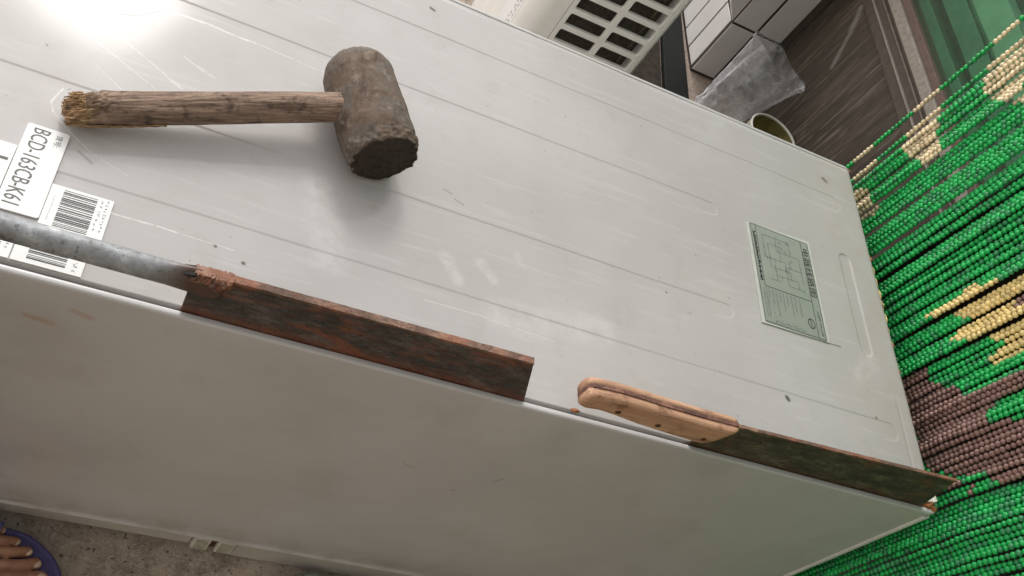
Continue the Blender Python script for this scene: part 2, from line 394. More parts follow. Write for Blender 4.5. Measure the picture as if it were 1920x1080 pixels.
def handle_mat():
    m_ = wood("mallet_handle_wood", (0.115, 0.070, 0.048), (0.50, 0.355, 0.265), 0, 1.3, (0.055, 0.034, 0.025), 0.85, 0.85, 1.0, 0.0028, rotz=HROT)
    # fresh yellow wood shows through towards the broken end
    t = m_.node_tree; n = t.nodes; b = n['Principled BSDF']; src = b.inputs['Base Color'].links[0].from_socket
    tc = n.new('ShaderNodeTexCoord'); dt = n.new('ShaderNodeVectorMath'); dt.operation = 'DOT_PRODUCT'; dt.inputs[1].default_value = (0.914, 0.404, 0.0)
    t.links.new(tc.outputs['Object'], dt.inputs[0])
    mr = n.new('ShaderNodeMapRange'); mr.inputs['From Min'].default_value = -0.752; mr.inputs['From Max'].default_value = -0.722; mr.inputs['To Min'].default_value = 1.0; mr.inputs['To Max'].default_value = 0.0
    t.links.new(dt.outputs['Value'], mr.inputs['Value'])
    nz = n.new('ShaderNodeTexNoise'); nz.inputs['Scale'].default_value = 170; nz.inputs['Detail'].default_value = 5; t.links.new(tc.outputs['Object'], nz.inputs['Vector'])
    ad = n.new('ShaderNodeMath'); ad.operation = 'MULTIPLY_ADD'; ad.inputs[1].default_value = 1.9; ad.inputs[2].default_value = -0.95; t.links.new(nz.outputs['Fac'], ad.inputs[0])
    a2 = n.new('ShaderNodeMath'); a2.operation = 'ADD'; t.links.new(mr.outputs[0], a2.inputs[0]); t.links.new(ad.outputs[0], a2.inputs[1])
    a3 = n.new('ShaderNodeMath'); a3.operation = 'MULTIPLY'; a3.use_clamp = True; t.links.new(a2.outputs[0], a3.inputs[0]); t.links.new(mr.outputs[0], a3.inputs[1])
    mx = n.new('ShaderNodeMix'); mx.data_type = 'RGBA'; mx.inputs['B'].default_value = (0.52, 0.34, 0.16, 1)
    t.links.new(a3.outputs[0], mx.inputs['Factor']); t.links.new(src, mx.inputs['A']); t.links.new(mx.outputs['Result'], b.inputs['Base Color'])
    return m_
M_HANDLE = handle_mat()
M_FRAY = wood("frayed_wood", (0.24, 0.14, 0.070), (0.58, 0.38, 0.20), 0, 1.6, (0.12, 0.070, 0.045), 0.85, 0.9, 0.6, 0.001, rotz=HROT)
M_KHANDLE = wood("knife_handle_wood", (0.40, 0.205, 0.120), (0.68, 0.42, 0.27), 0, 0.60, (0.19, 0.085, 0.050), 1.0, 0.62, 0.6, 0.0012)
M_TANG = rusty("rusty_tang", (0.15, 0.070, 0.050), (0.20, 0.085, 0.06), 0.5)
M_RIVET = rusty("rusty_rivet", (0.06, 0.03, 0.015), (0.12, 0.05, 0.02), 0.6)
M_SCRAPER = rusty("rusty_blade", (0.062, 0.054, 0.048), (0.24, 0.078, 0.038), 0.42, (-0.006, 0.018))
M_SPINE = rusty("rusty_spine", (0.17, 0.10, 0.07), (0.32, 0.135, 0.08), 0.6)
M_CLEAVER = rusty("rusty_knife_blade", (0.060, 0.056, 0.034), (0.15, 0.07, 0.035), 0.12, (-0.004, 0.010))

def pipe_mat():
    m = NT("galvanised_pipe")
    v = m.map()
    a = m.noise(v, 42, 7, 0.74, 0.15); b = m.noise(v, 190, 5, 0.7)
    col = m.ramp(a, [(0.36, (0.085, 0.078, 0.07)), (0.42, (0.20, 0.205, 0.21)), (0.58, (0.29, 0.305, 0.315)), (0.70, (0.50, 0.515, 0.525))])
    col = m.mix(m.rangemap(b, 0.58, 0.68, 0, 0.8), col, (0.07, 0.06, 0.055))
    w3 = m.noise(m.map((1, 1, 1), (4, 2, 7)), 60, 6, 0.75)
    col = m.mix(m.rangemap(w3, 0.60, 0.64, 0, 0.85), col, (0.085, 0.075, 0.068))
    sep = m.n.new('ShaderNodeSeparateXYZ'); m.link(m.tc.outputs['Object'], sep.inputs[0])
    r = m.math('MULTIPLY', m.rangemap(sep.outputs['X'], -0.800, -0.768, 0, 1), m.rangemap(a, 0.35, 0.55, 0.6, 1.0))
    col = m.mix(r, col, (0.085, 0.045, 0.03))
    m.base(col); m.rough(m.rangemap(a, 0.35, 0.7, 0.6, 0.38)); m.set(Metallic=0.15)
    m.bump(m.math('ADD', b, a), 0.35, 0.0012)
    return m.m
M_PIPE = pipe_mat()

def concrete():
    m = NT("floor_concrete"); v = m.map()
    a = m.noise(v, 3, 5, 0.6); b = m.noise(v, 45, 8, 0.72); c = m.noise(v, 260, 3, 0.6)
    col = m.ramp(a, [(0.35, (0.38, 0.30, 0.245)), (0.65, (0.50, 0.40, 0.33))])
    col = m.mix(m.rangemap(b, 0.42, 0.66, 0, 0.75), col, (0.20, 0.155, 0.115))
    col = m.mix(m.rangemap(c, 0.56, 0.66, 0, 0.6), col, (0.60, 0.52, 0.43))
    d = m.noise(m.map((1, 1, 1), (3, 3, 3)), 170, 3, 0.6)
    col = m.mix(m.rangemap(d, 0.60, 0.68, 0, 0.8), col, (0.075, 0.060, 0.05))
    m.base(col); m.rough(0.85); m.bump(m.math('ADD', b, c), 0.8, 0.003)
    return m.m
M_FLOOR = concrete()
M_TILE = simple("glazed_tile", (0.74, 0.71, 0.69), 0.30, 0.06, 18)
M_GROUT = simple("grout", (0.060, 0.048, 0.038), 0.9, 0.3, 90, bump=0.5)
M_STONE = simple("black_granite", (0.012, 0.013, 0.012), 0.6, 0.6, 240, spec=0.12)
GR = 12.0
def door_mat():
    m = NT("dark_door_board")
    g = m.noise(m.map((30, 26, 2.2), rot=(math.radians(GR), 0, 0)), 2.2, 7, 0.75, 0.2)
    f = m.noise(m.map((120, 70, 4), rot=(math.radians(GR), 0, 0)), 2.0, 4, 0.7)
    p = m.noise(m.map(), 16, 4, 0.6)
    col = m.ramp(g, [(0.3, (0.040, 0.032, 0.024)), (0.55, (0.085, 0.066, 0.050)), (0.72, (0.17, 0.14, 0.115))])
    col = m.mix(m.rangemap(f, 0.55, 0.66, 0, 0.6), col, (0.26, 0.22, 0.185))
    col = m.mix(m.rangemap(p, 0.55, 0.7, 0, 0.35), col, (0.10, 0.068, 0.055))
    # one pale wiped streak near the top rail
    yz = m.n.new('ShaderNodeSeparateXYZ'); m.link(m.tc.outputs['Object'], yz.inputs[0])
    cb = m.n.new('ShaderNodeCombineXYZ'); m.link(yz.outputs['Y'], cb.inputs[0]); m.link(yz.outputs['Z'], cb.inputs[1])
    s = m.math('MAXIMUM', m.seg(cb.outputs[0], (1.186, -0.150), (1.154, -0.188), 0.007, 0.8), m.seg(cb.outputs[0], (1.154, -0.188), (1.114, -0.251), 0.005, 0.9))
    col = m.mix(m.math('MULTIPLY', s, m.rangemap(g, 0.35, 0.6, 0.2, 0.75)), col, (0.34, 0.31, 0.285))
    m.base(col); m.rough(0.55); m.bump(m.math('ADD', g, f), 0.5, 0.002)
    return m.m
M_DBOARD = door_mat()
M_RAILD = simple("door_rail_dark", (0.105, 0.082, 0.066), 0.55, 0.2, 60)
M_RAILL = simple("door_rail_pale", (0.36, 0.315, 0.275), 0.6, 0.25, 120, bump=0.3)
M_RAILR = simple("door_rail_red", (0.17, 0.115, 0.095), 0.6, 0.2, 90)
M_GREEND = simple("dark_green_reflection", (0.018, 0.060, 0.042), 0.5, 0.5, 30)
M_GREENM = simple("green_reflection", (0.095, 0.200, 0.145), 0.5, 0.25, 20)
M_GREENL = simple("pale_green_reflection", (0.25, 0.38, 0.29), 0.5, 0.2, 14)
def glass_mat():
    m = NT("green_glass"); m.base((0.55, 0.85, 0.68)); m.rough(0.08)
    tr = m.n.new('ShaderNodeBsdfTransparent'); tr.inputs[0].default_value = (0.80, 0.96, 0.87, 1)
    gl = m.n.new('ShaderNodeBsdfGlossy'); gl.inputs['Roughness'].default_value = 0.1
    mx = m.n.new('ShaderNodeMixShader'); lw = m.n.new('ShaderNodeLayerWeight'); lw.inputs[0].default_value = 0.35
    q = m.math('ADD', m.math('MULTIPLY', m.math('POWER', lw.outputs['Facing'], 3.0), 0.5), 0.04)
    m.link(q, mx.inputs[0]); m.link(tr.outputs[0], mx.inputs[1]); m.link(gl.outputs[0], mx.inputs[2]); m.link(mx.outputs[0], m.out.inputs[0])
    return m.m
M_GLASS = glass_mat()
M_COOL = simple("white_plastic", (0.80, 0.79, 0.74), 0.4, 0.05, 20)
M_FILTER = simple("dark_filter", (0.060, 0.050, 0.038), 0.8, 0.5, 160, bump=0.5)
def bag_mat():
    m = NT("clear_plastic_film"); v = m.map()
    m.base((0.90, 0.90, 0.92)); m.rough(0.10)
    tr = m.n.new('ShaderNodeBsdfTransparent'); tr.inputs[0].default_value = (0.93, 0.93, 0.94, 1)
    mx = m.n.new('ShaderNodeMixShader')
    lw = m.n.new('ShaderNodeLayerWeight'); lw.inputs[0].default_value = 0.5
    nz = m.rangemap(m.noise(v, 30, 5, 0.7, 1.0), 0.3, 0.7, 0.08, 0.40)
    f = m.math('ADD', m.math('MULTIPLY', m.math('POWER', lw.outputs['Facing'], 2.0), 0.75), nz, clamp=True)
    m.link(f, mx.inputs[0]); m.link(tr.outputs[0], mx.inputs[1]); m.link(m.b.outputs[0], mx.inputs[2]); m.link(mx.outputs[0], m.out.inputs[0])
    m.bump(m.noise(m.map((1, 1, 0.5)), 42, 5, 0.7, 1.0), 0.9, 0.006)
    return m.m
M_BAG = bag_mat()
M_CANW = simple("can_white", (0.68, 0.67, 0.58), 0.4, 0.1, 60)
M_OLIVE = simple("olive_residue", (0.20, 0.175, 0.06), 0.5, 0.5, 30, bump=0.4)
M_SLIP = simple("blue_rubber", (0.085, 0.072, 0.205), 0.55, 0.3, 300, bump=0.4)
M_STRAP = simple("pale_blue_strap", (0.16, 0.18, 0.42), 0.5, 0.35, 300, bump=0.3)
def skin_mat():
    m = NT("tanned_skin"); v = m.map()
    a = m.noise(v, 60, 5, 0.6); b = m.noise(v, 420, 4, 0.6)
    m.base(m.ramp(a, [(0.3, (0.30, 0.135, 0.080)), (0.7, (0.50, 0.26, 0.165))])); m.rough(0.5)
    m.set(Subsurface_Weight=0.08, Subsurface_Scale=0.004); m.bump(b, 0.3, 0.0006); return m.m
M_SKIN = skin_mat()
M_NAIL = simple("toenail", (0.74, 0.53, 0.43), 0.3, 0.15, 100)
M_TROUSER = simple("dark_trouser_cloth", (0.035, 0.035, 0.045), 0.9, 0.3, 200, bump=0.3)
M_RAG = wood("rag_cloth", (0.24, 0.30, 0.27), (0.50, 0.57, 0.51), 0, 0.35, (0.020, 0.020, 0.018), 0.6, 0.95, 1.0, 0.004)
def bead_mat(name, c):
    m = NT(name); v = m.map()
    f = m.noise(v, 95, 2, 0.5)
    m.base(m.ramp(f, [(0.35, tuple(x * 0.72 for x in c)), (0.65, tuple(min(1, x * 1.2) for x in c))])); m.rough(0.32); return m.m
M_BG = bead_mat("green_bead", (0.012, 0.42, 0.090))
M_BG2 = bead_mat("dull_green_bead", (0.035, 0.28, 0.10))
M_BC = bead_mat("cream_bead", (0.82, 0.68, 0.44))
M_BY = bead_mat("yellow_bead", (0.80, 0.62, 0.26))
M_BB = bead_mat("brown_bead", (0.26, 0.150, 0.125))
M_THREAD = simple("thread", (0.02, 0.03, 0.02), 0.8)

# ------------------------------------------------------------------ setting
FZ = -0.505
fl = link("floor", box_mesh("floor", (-6, -6, FZ - 0.05), (6, 6, FZ)), M_FLOOR); tag(fl, kind="structure")

hw_ = link("bounce_wall", box_mesh("bounce_wall", (-4.0, -2.45, FZ - 0.02), (1.5, -2.25, 2.4)), simple("tan_bounce", (0.36, 0.32, 0.26), 0.9, 0.12, 6, bump=0.2))  # unseen wall added to block cool sky and bounce warm light
tag(hw_, "unseen tan wall added behind the viewer to bounce warm light", "wall")

# ------------------------------------------------------------------ tiled pillar
pil = empty("tiled_pillar", (0.205, 1.2745, FZ), label="white tiled pillar with grey grout beside the dark wooden door", cat="pillar")
WX, WY = 0.2055, 1.2745
link("wall_core", box_mesh("wall_core", (WX - 0.0006, WY - 0.0014, FZ - 0.02), (0.3335, 2.1, 1.2), 0.001), M_GROUT, pil)
link("corner_strip", box_mesh("corner_strip", (0.3340, WY + 0.001, FZ - 0.02), (0.3535, WY + 0.03, 1.2), 0.001), simple("grey_strip", (0.10, 0.092, 0.078), 0.7, 0.25, 60), pil)
rows = [(FZ + 0.006, -0.3525), (-0.3490, -0.200), (-0.1965, -0.048), (-0.0445, 0.104), (0.1075, 0.256), (0.2595, 0.408), (0.4115, 0.56), (0.5635, 0.712), (0.7155, 0.864), (0.8675, 1.016), (1.0195, 1.168)]
tcache = {}
def tile_obj(lo, hi):
    d = tuple(round(hi[i] - lo[i], 4) for i in range(3))
    if d not in tcache:
        me = box_mesh("tile", (0, 0, 0), d, 0.0009, 1); me.materials.append(M_TILE); tcache[d] = me
    j = random.uniform(-0.0006, 0.0006)
    o = link("tile", tcache[d], None, pil); o.location = (lo[0] + j, lo[1] + j, lo[2])
for ri, (z0, z1) in enumerate(rows):
    for x0, x1 in ((WX, 0.2668), (0.2700, 0.3335)):
        tile_obj((x0 + (0.0 if x0 == WX else 0.0012), WY - 0.003, z0 + 0.0012), (x1 - 0.0016, WY + 0.0065, z1 - 0.0016))
    y = WY + 0.009
    for k in range(10):
        tile_obj((WX - 0.002, y, z0 + 0.0012), (WX + 0.0065, y + 0.0595, z1 - 0.0016)); y += 0.0645
# flared corner piece of the second course
link("corner_tile", prism_mesh("corner_tile", [(0.2020, -0.3490), (0.2025, -0.2500), (0.1350, -0.2500), (0.1350, -0.2700)], 1, WY - 0.001, WY + 0.030, 0.0008), M_TILE, pil)

st = link("granite_strip", prism_mesh("granite_strip", [(0.1100, 1.02), (0.1760, 1.02), (0.2000, 1.70), (0.2040, 2.1), (0.150, 2.1), (0.135, 1.45)], 2, FZ - 0.01, FZ + 0.012, 0.001), M_STONE)
tag(st, "black granite kerb strip lying on the floor between white cooler and tiled pillar", "kerb")

# ------------------------------------------------------------------ door with dark lower board and green glass
DX = 0.355
mt_ = link("floor_shade_sheet", prism_mesh("floor_shade_sheet", [(-0.12, 0.88), (0.098, 0.88), (0.1060, 1.02), (0.1290, 1.45), (0.145, 2.05), (-0.12, 2.05)], 2, FZ + 0.0005, FZ + 0.006, 0.0008), simple("brown_shade", (0.040, 0.032, 0.026), 0.9, 0.4, 60, bump=0.4, spec=0.15))  # added dark sheet, puts the shade on this bit of floor into colour
tag(mt_, "dark brown sheet added for the shade on the floor between the white appliance and the black kerb", "mat")
door = empty("wooden_door", (DX, 0.4, FZ), label="brown wooden door with dark lower board and green glass behind the beads", cat="door")
Y0, Y1 = 0.62, 1.300
link("lower_board", box_mesh("lower_board", (DX, Y0, FZ - 0.01), (DX + 0.02, Y1, -0.141)), M_DBOARD, door)
def rail(z0, z1, out, mat, name="rail", bev=0.0015):
    link(name, box_mesh(name, (DX - out, Y0, z0), (DX + 0.03, Y1, z1), bev), mat, door)
rail(-0.1408, -0.1172, 0.006, M_RAILD)
rail(-0.1170, -0.1140, 0.010, M_RAILL, "thin_strip", 0.0008)  # pale colour paints the highlight along a groove
rail(-0.1138, -0.0975, 0.005, M_RAILD)
rail(-0.0973, -0.0935, 0.009, simple("moulding_brown", (0.20, 0.16, 0.13), 0.6, 0.2, 90), "thin_strip", 0.001)
rail(-0.0933, -0.0845, 0.005, M_RAILD)
rail(-0.0843, -0.0622, 0.012, M_RAILL)
rail(-0.0620, -0.0465, 0.006, M_RAILR)
link("glass_pane", box_mesh("glass_pane", (DX + 0.004, Y0, -0.0463), (DX + 0.006, Y1, 1.0)), M_GLASS, door)
for z0, z1, d, mt in ((-0.046, -0.026, 0.020, M_GREENM), (-0.0255, -0.006, 0.045, M_GREEND), (-0.0055, 0.034, 0.022, M_GREENM), (0.0345, 0.044, 0.030, M_GREENM), (0.0445, 0.098, 0.020, M_GREENL), (0.0985, 0.36, 0.045, M_GREEND), (0.3605, 1.0, 0.045, M_GREENM)):  # green slabs added behind the glass, their tones stand in for its reflections
    link("reflection_band", box_mesh("reflection_band", (DX + d, Y0, z0), (DX + 0.06, Y1, z1), 0.001), mt, door)
link("top_rail", box_mesh("top_rail", (DX - 0.01, Y0 + 0.001, 1.001), (DX + 0.05, Y1, 1.03), 0.003), M_RAILD, door)

# dark-coloured room added behind the curtain to keep its gaps dark
M_ROOM = simple("darkened_room", (0.07, 0.055, 0.045), 0.9, 0.2, 8)
rw = link("added_room_wall", box_mesh("added_room_wall", (1.90, -1.10, FZ - 0.01), (1.98, 0.70, 1.24)), M_ROOM); tag(rw, kind="structure")
rw = link("added_room_wall", box_mesh("added_room_wall", (0.385, 0.625, FZ - 0.01), (1.895, 0.70, 1.24)), M_ROOM); tag(rw, kind="structure")
rw = link("added_room_wall", box_mesh("added_room_wall", (0.00, -1.10, FZ - 0.01), (1.895, -1.02, 1.24)), M_ROOM); tag(rw, kind="structure")
rw = link("added_room_ceiling", box_mesh("added_room_ceiling", (0.385, -1.015, 1.16), (1.895, 0.62, 1.24)), M_ROOM); tag(rw, kind="structure")
rw = link("added_room_floor", box_mesh("added_room_floor", (0.10, -1.01, FZ + 0.001), (1.895, 0.615, FZ + 0.005)), M_ROOM); tag(rw, kind="structure")
link("shading_lintel", box_mesh("shading_lintel", (0.012, -1.015, 1.032), (0.40, 0.615, 1.12), 0.003), M_RAILD, door)  # unseen lintel added to keep overhead light out behind the curtain

# ------------------------------------------------------------------ refrigerator lying on its doors
fr = empty("refrigerator", (-0.55, 0.24, FZ), label="grey refrigerator lying face down with its back sheet on top, tools on it", cat="refrigerator")
XL = -1.20; W = 0.48; D = 0.4445

# back sheet with pressed ribs
def stad(x, y, x0, x1, yc, r):
    cx = np.clip(x, x0 + r, x1 - r); return np.hypot(x - cx, y - yc) - r
def stady(x, y, y0, y1, xc, r):
    cy = np.clip(y, y0 + r, y1 - r); return np.hypot(x - xc, y - cy) - r
RIBS = [(-1.10, -0.034, 0.4000, 0.0125), (-1.10, -0.2385, 0.3115, 0.0090), (-1.10, -0.2360, 0.1740, 0.0085), (-1.10, -0.0300, 0.0840, 0.0105)]
ys = {0.0078, 0.0095, 0.4745}
for a in np.arange(0.012, 0.474, 0.008): ys.add(round(float(a), 4))
for _, _, yc, r in RIBS:
    for s in (-1, 1):
        for d in np.arange(-0.0030, 0.0031, 0.0006): ys.add(round(yc + s * r + float(d), 4))
    for d in np.linspace(-r, r, 9): ys.add(round(yc + float(d), 4))
xs = {XL, -0.001}
for a in np.arange(XL, -0.26, 0.012): xs.add(round(float(a), 4))
for a in np.arange(-0.262, -0.222, 0.0012): xs.add(round(float(a), 4))
for a in np.arange(-0.222, -0.066, 0.008): xs.add(round(float(a), 4))
for a in np.arange(-0.066, -0.012, 0.0011): xs.add(round(float(a), 4))
for a in (-0.009, -0.006, -0.003): xs.add(a)
for a in np.arange(0.17, 0.325, 0.003): ys.add(round(float(a), 4))
xs = np.array(sorted(xs)); ys = np.array(sorted(ys))
X, Y = np.meshgrid(xs, ys, indexing='ij')
def sstep(t): t = np.clip(t, 0, 1); return t * t * (3 - 2 * t)
H = np.zeros_like(X)
for x0, x1, yc, r in RIBS:
    sdf = stad(X, Y, x0, x1, yc, r)
    S = sstep((0.0011 - sdf) / 0.0022)
    E = np.clip((x1 - r - X) / 0.02, 0, 1)
    T = np.where(Y >= yc, S, np.exp(-np.clip(yc - Y, 0, 1) / 0.030))
    H -= 0.00045 * (S * (1 - E) + T * E)
sdf = stady(X, Y, 0.176, 0.3195, -0.0480, 0.0085)
H -= 0.0011 * sstep((0.0012 - sdf) / 0.0024)
H -= 0.0006 * np.exp(-((X + 0.0190) / 0.0016) ** 2) * (Y < 0.13)
H += 0.00035 * np.sin(X * 9 + 1) * np.sin(Y * 13) + 0.0002 * np.sin(X * 31 + Y * 17)
ed = np.clip((X + 0.006) / 0.006, 0, 1); H -= 0.0012 * ed * ed
H = H * np.clip((Y - 0.0078) / 0.006, 0, 1)
nx, ny = X.shape
V = np.stack([X, Y, H], -1).reshape(-1, 3)
idx = np.arange(nx * ny).reshape(nx, ny)
F = np.stack([idx[:-1, :-1], idx[1:, :-1], idx[1:, 1:], idx[:-1, 1:]], -1).reshape(-1, 4)
# edge skirt
bord = list(idx[:, 0]) + list(idx[-1, 1:]) + list(idx[-2::-1, -1]) + list(idx[0, -2:0:-1])
B = V[bord].copy(); B[:, 2] -= 0.009
# ragged right hand end
o0 = len(V); V = np.vstack([V, B]); nb = len(bord)
F2 = [(bord[(i + 1) % nb], bord[i], o0 + i, o0 + (i + 1) % nb) for i in range(nb)]
me = mesh_np("back_panel", V, np.vstack([F, np.array(F2)]), True)
link("back_panel", me, M_PANEL, fr)

# cabinet body under the sheets
link("cabinet", box_mesh("cabinet", (XL + 0.004, 0.0072, -D - 0.002), (-0.004, W - 0.0072, -0.0100)), M_BLACK, fr)

# side sheet: swept profile, folded lip at the top, rolled bead at the bottom
def side_profile(sgn):
    pr = [(0.0043, -0.012), (0.0043, -0.0006), (0.0040, 0.0000), (0.0034, 0.0003), (0.0008, 0.0002)]
    for k in range(1, 8):
        a = math.radians(90 - k * 90 / 7); pr.append((0.0008 - 0.0022 * math.cos(a), -0.0024 + 0.0026 * math.sin(a)))
    pr += [(-0.0005, -0.013), (-0.0004, -0.20), (-0.0004, -D + 0.010), (-0.0006, -D + 0.0022), (-0.0022, -D + 0.0012), (-0.0026, -D), (-0.0022, -D - 0.0014), (0.0, -D - 0.0018), (0.0040, -D - 0.0018)]
    return pr
def side_mesh(far):
    pr = side_profile(1); st = []
    for x in np.linspace(XL, -0.010, 60): st.append((float(x), 0.0))
    for k in range(1, 9):
        a = math.radians(k * 90 / 8); st.append((-0.010 + 0.0100 * math.sin(a), 0.0100 * (1 - math.cos(a)) * 0.7))
    V = []; F = []; n = len(pr)
    for x, ins in st:
        for y, z in pr:
            yy = y + ins * (1 if y < 0.0039 else 0.4)
            wob = 0.0003 * math.sin(x * 23) * (1 if -0.4 < z < -0.02 else 0)
            yy += wob
            V.append((x, W - yy if far else yy, z))
    for i in range(len(st) - 1):
        for k in range(n - 1):
            q = (i * n + k, i * n + k + 1, (i + 1) * n + k + 1, (i + 1) * n + k); F.append(q if far else q[::-1])
    return mesh_pd("side_panel", V, F, True)
link("side_panel", side_mesh(False), M_SIDE, fr)
link("side_panel", side_mesh(True), M_SIDE, fr)
# end cap strip, pale, running down the near right corner
link("end_panel", box_mesh("end_panel", (-0.006, 0.0060, -D), (0.0012, W - 0.006, -0.0030), 0.001), M_SIDE, fr)
link("corner_trim", prism_mesh("corner_trim", [(-0.0095, 0.0015), (-0.0088, -0.0016), (-0.0060, -0.0022), (-0.0015, -0.0012), (0.0012, 0.0020), (0.0014, 0.0080), (-0.0095, 0.0080)], 2, -D + 0.003, -0.0100, 0.0004), simple("trim_lit_tone", (0.66, 0.66, 0.62), 0.4, 0.08, 40), fr)  # paler colour stands in for the light on this bevelled corner

# doors (pressed against the floor) and hinge covers
for a, b in ((XL + 0.01, -0.6600), (-0.6105, -0.004)):
    o = link("door", box_mesh("door", (a, 0.0030, FZ + 0.004 if b > -0.3 else -0.4840), (b, W - 0.004, -D - 0.0022), 0.003, 3), M_DOORW, fr)
for a, b in ((-0.6590, -0.6400), (-0.6320, -0.6125)):
    hc = link("hinge_cover", box_mesh("hinge_cover", (a, -0.0015, -0.4850), (b, 0.040, -D - 0.0030), 0.0015), M_HINGE, fr)
    link("cover_plate", box_mesh("cover_plate", (a + 0.003, -0.0024, -0.4815), (b - 0.003, -0.0014, -D - 0.0070), 0.0004), simple("plate", (0.40, 0.385, 0.32), 0.5, 0.3, 200), hc)
link("hinge_pin", box_mesh("hinge_pin", (-0.6400, 0.004, -0.4840), (-0.6320, 0.02, -D - 0.004)), M_RIVET, fr)

# stickers
STK = 0.0010
def sticker(pts, mat, z=STK, bev=0.0):
    return link("sticker", prism_mesh("sticker", pts, 2, 0.0001, z, bev), mat, fr)
def rrect(x0, y0, x1, y1, r=0.002, n=4):
    P = []
    for cx, cy, a0 in ((x1 - r, y1 - r, 0), (x0 + r, y1 - r, 90), (x0 + r, y0 + r, 180), (x1 - r, y0 + r, 270)):
        for k in range(n + 1):
            a = math.radians(a0 + 90 * k / n); P.append((cx + r * math.cos(a), cy + r * math.sin(a)))
    return P
def quads(name, rects, z, mat, parent):
    V = []; F = []
    for x0, y0, x1, y1 in rects:
        b = len(V); V += [(x0, y0, z), (x1, y0, z), (x1, y1, z), (x0, y1, z)]; F.append((b, b + 1, b + 2, b + 3))
    return link(name, mesh_pd(name, V, F), mat, parent)
def text(body, x, y, size, ang, mat, parent, z, xs=1.0, name="lettering"):
    c = bpy.data.curves.new("lettering", 'FONT'); c.body = body; c.size = size; c.resolution_u = 3
    t = bpy.data.objects.new("t", c); COL.objects.link(t)
    dg = bpy.context.evaluated_depsgraph_get(); me = bpy.data.meshes.new_from_object(t.evaluated_get(dg))
    bpy.data.objects.remove(t); bpy.data.curves.remove(c)
    R = Matrix.Translation((x, y, z)) @ Matrix.Rotation(ang, 4, 'Z') @ Matrix.Diagonal((xs, 1, 1, 1))
    me.transform(R); me.materials.clear()
    return link(name, me, mat, parent)
A90 = math.radians(-90)
s1 = sticker(rrect(-0.9085, 0.0478, -0.8786, 0.1300), M_STICK, STK + 0.0003)
text("BCD-163CB-K61", -0.9030, 0.1280, 0.0168, math.radians(-91.5), M_INKG, s1, STK + 0.0005, 0.64)
text("货号:", -0.8868, 0.1262, 0.0052, A90, M_INKG, s1, STK + 0.0005, 1.05)
s0 = sticker([(-0.965, 0.0470), (-0.9092, 0.0470), (-0.9092, 0.1060), (-0.965, 0.1060)], M_STICK)
quads("printed_bar", [(-0.930, 0.0900, -0.9115, 0.0925)], STK + 0.0002, M_INKG, s0)
s2 = sticker([(-0.8782, 0.0440), (-0.8345, 0.0440), (-0.8345, 0.0817), (-0.8782, 0.0817)], M_STICK)
R2 = random.Random(3); bars = []; y = 0.0790
while y > 0.0455:
    w = R2.choice((0.0004, 0.0006, 0.0010)); bars.append((-0.8690, y - w, -0.8455, y)); y -= w + R2.choice((0.0006, 0.0009, 0.0013))
quads("barcode", bars, STK + 0.0002, M_INK, s2)
def glyphs(x, y0, y1, step, s, R):   # minute printed characters, too small to read
    out = []; y = y0
    while y > y1:
        for k in range(4):
            a = x + R.uniform(0, s * 0.8); b = y - R.uniform(0, s * 0.8)
            if R.random() < 0.5: out.append((a, b - s * 0.12, a + s * 0.5, b))
            else: out.append((a, b - s * 0.5, a + s * 0.12, b))
        y -= step
    return out
quads("small_print", glyphs(-0.8435, 0.079, 0.050, 0.0042, 0.0024, R2) + glyphs(-0.8395, 0.080, 0.050, 0.0030, 0.0022, R2) + glyphs(-0.8745, 0.0715, 0.050, 0.0019, 0.0012, R2), STK + 0.0002, M_INKG, s2)
s3 = sticker([(-0.8865, 0.0095), (-0.8398, 0.0095), (-0.8398, 0.0430), (-0.8865, 0.0430)], M_STICK)
bars = []; y = 0.0400
while y > 0.0135:
    w = R2.choice((0.0004, 0.0006, 0.0010)); bars.append((-0.8770, y - w, -0.8515, y)); y -= w + R2.choice((0.0006, 0.0010, 0.0016))
quads("barcode", bars, STK + 0.0002, M_INK, s3)
quads("small_print", glyphs(-0.8470, 0.0200, 0.0140, 0.003, 0.0024, R2), STK + 0.0002, M_INKG, s3)
s4 = sticker([(-0.960, 0.0095), (-0.8875, 0.0095), (-0.8875, 0.0430), (-0.960, 0.0430)], M_STICK)
quads("barcode", [(-0.94, yy, -0.8950, yy + 0.0006) for yy in (0.0205, 0.0190, 0.0170, 0.0155)] + glyphs(-0.8925, 0.022, 0.016, 0.003, 0.002, R2), STK + 0.0002, M_INK, s4)

# wiring diagram sticker
sd_ = sticker([(-0.1990, 0.1735), (-0.1048, 0.1755), (-0.1048, 0.3160), (-0.1990, 0.3110)], M_CLEAR, 0.0010)
sx0, sx1, sy0, sy1 = -0.1948, -0.1085, 0.1760, 0.3115
link("foil_sheet", prism_mesh("foil_sheet", rrect(sx0, sy0, sx1, sy1, 0.002), 2, 0.0008, 0.0014), M_FOIL, sd_)
zd = 0.0016
ln = []
def hl(x0, x1, y, w=0.00045): ln.append((x0, y - w / 2, x1, y + w / 2))
def vl(x, y0, y1, w=0.00045): ln.append((x - w / 2, y0, x + w / 2, y1))
vl(sx0 + 0.0010, sy0 + 0.001, sy1 - 0.001); vl(sx1 - 0.0008, sy0 + 0.001, sy1 - 0.001, 0.0006)
hl(sx0 + 0.001, sx1 - 0.001, sy1 - 0.001); hl(sx0 + 0.001, sx1 - 0.001, sy0 + 0.001)
vl(sx1 - 0.0115, sy0 + 0.001, sy1 - 0.001, 0.0006); vl(sx0 + 0.0085, 0.225, sy1 - 0.001, 0.0006)
hl(sx0 + 0.0085, sx1 - 0.0115, 0.2250, 0.0006); vl(sx0 + 0.0085, 0.2250, 0.226)
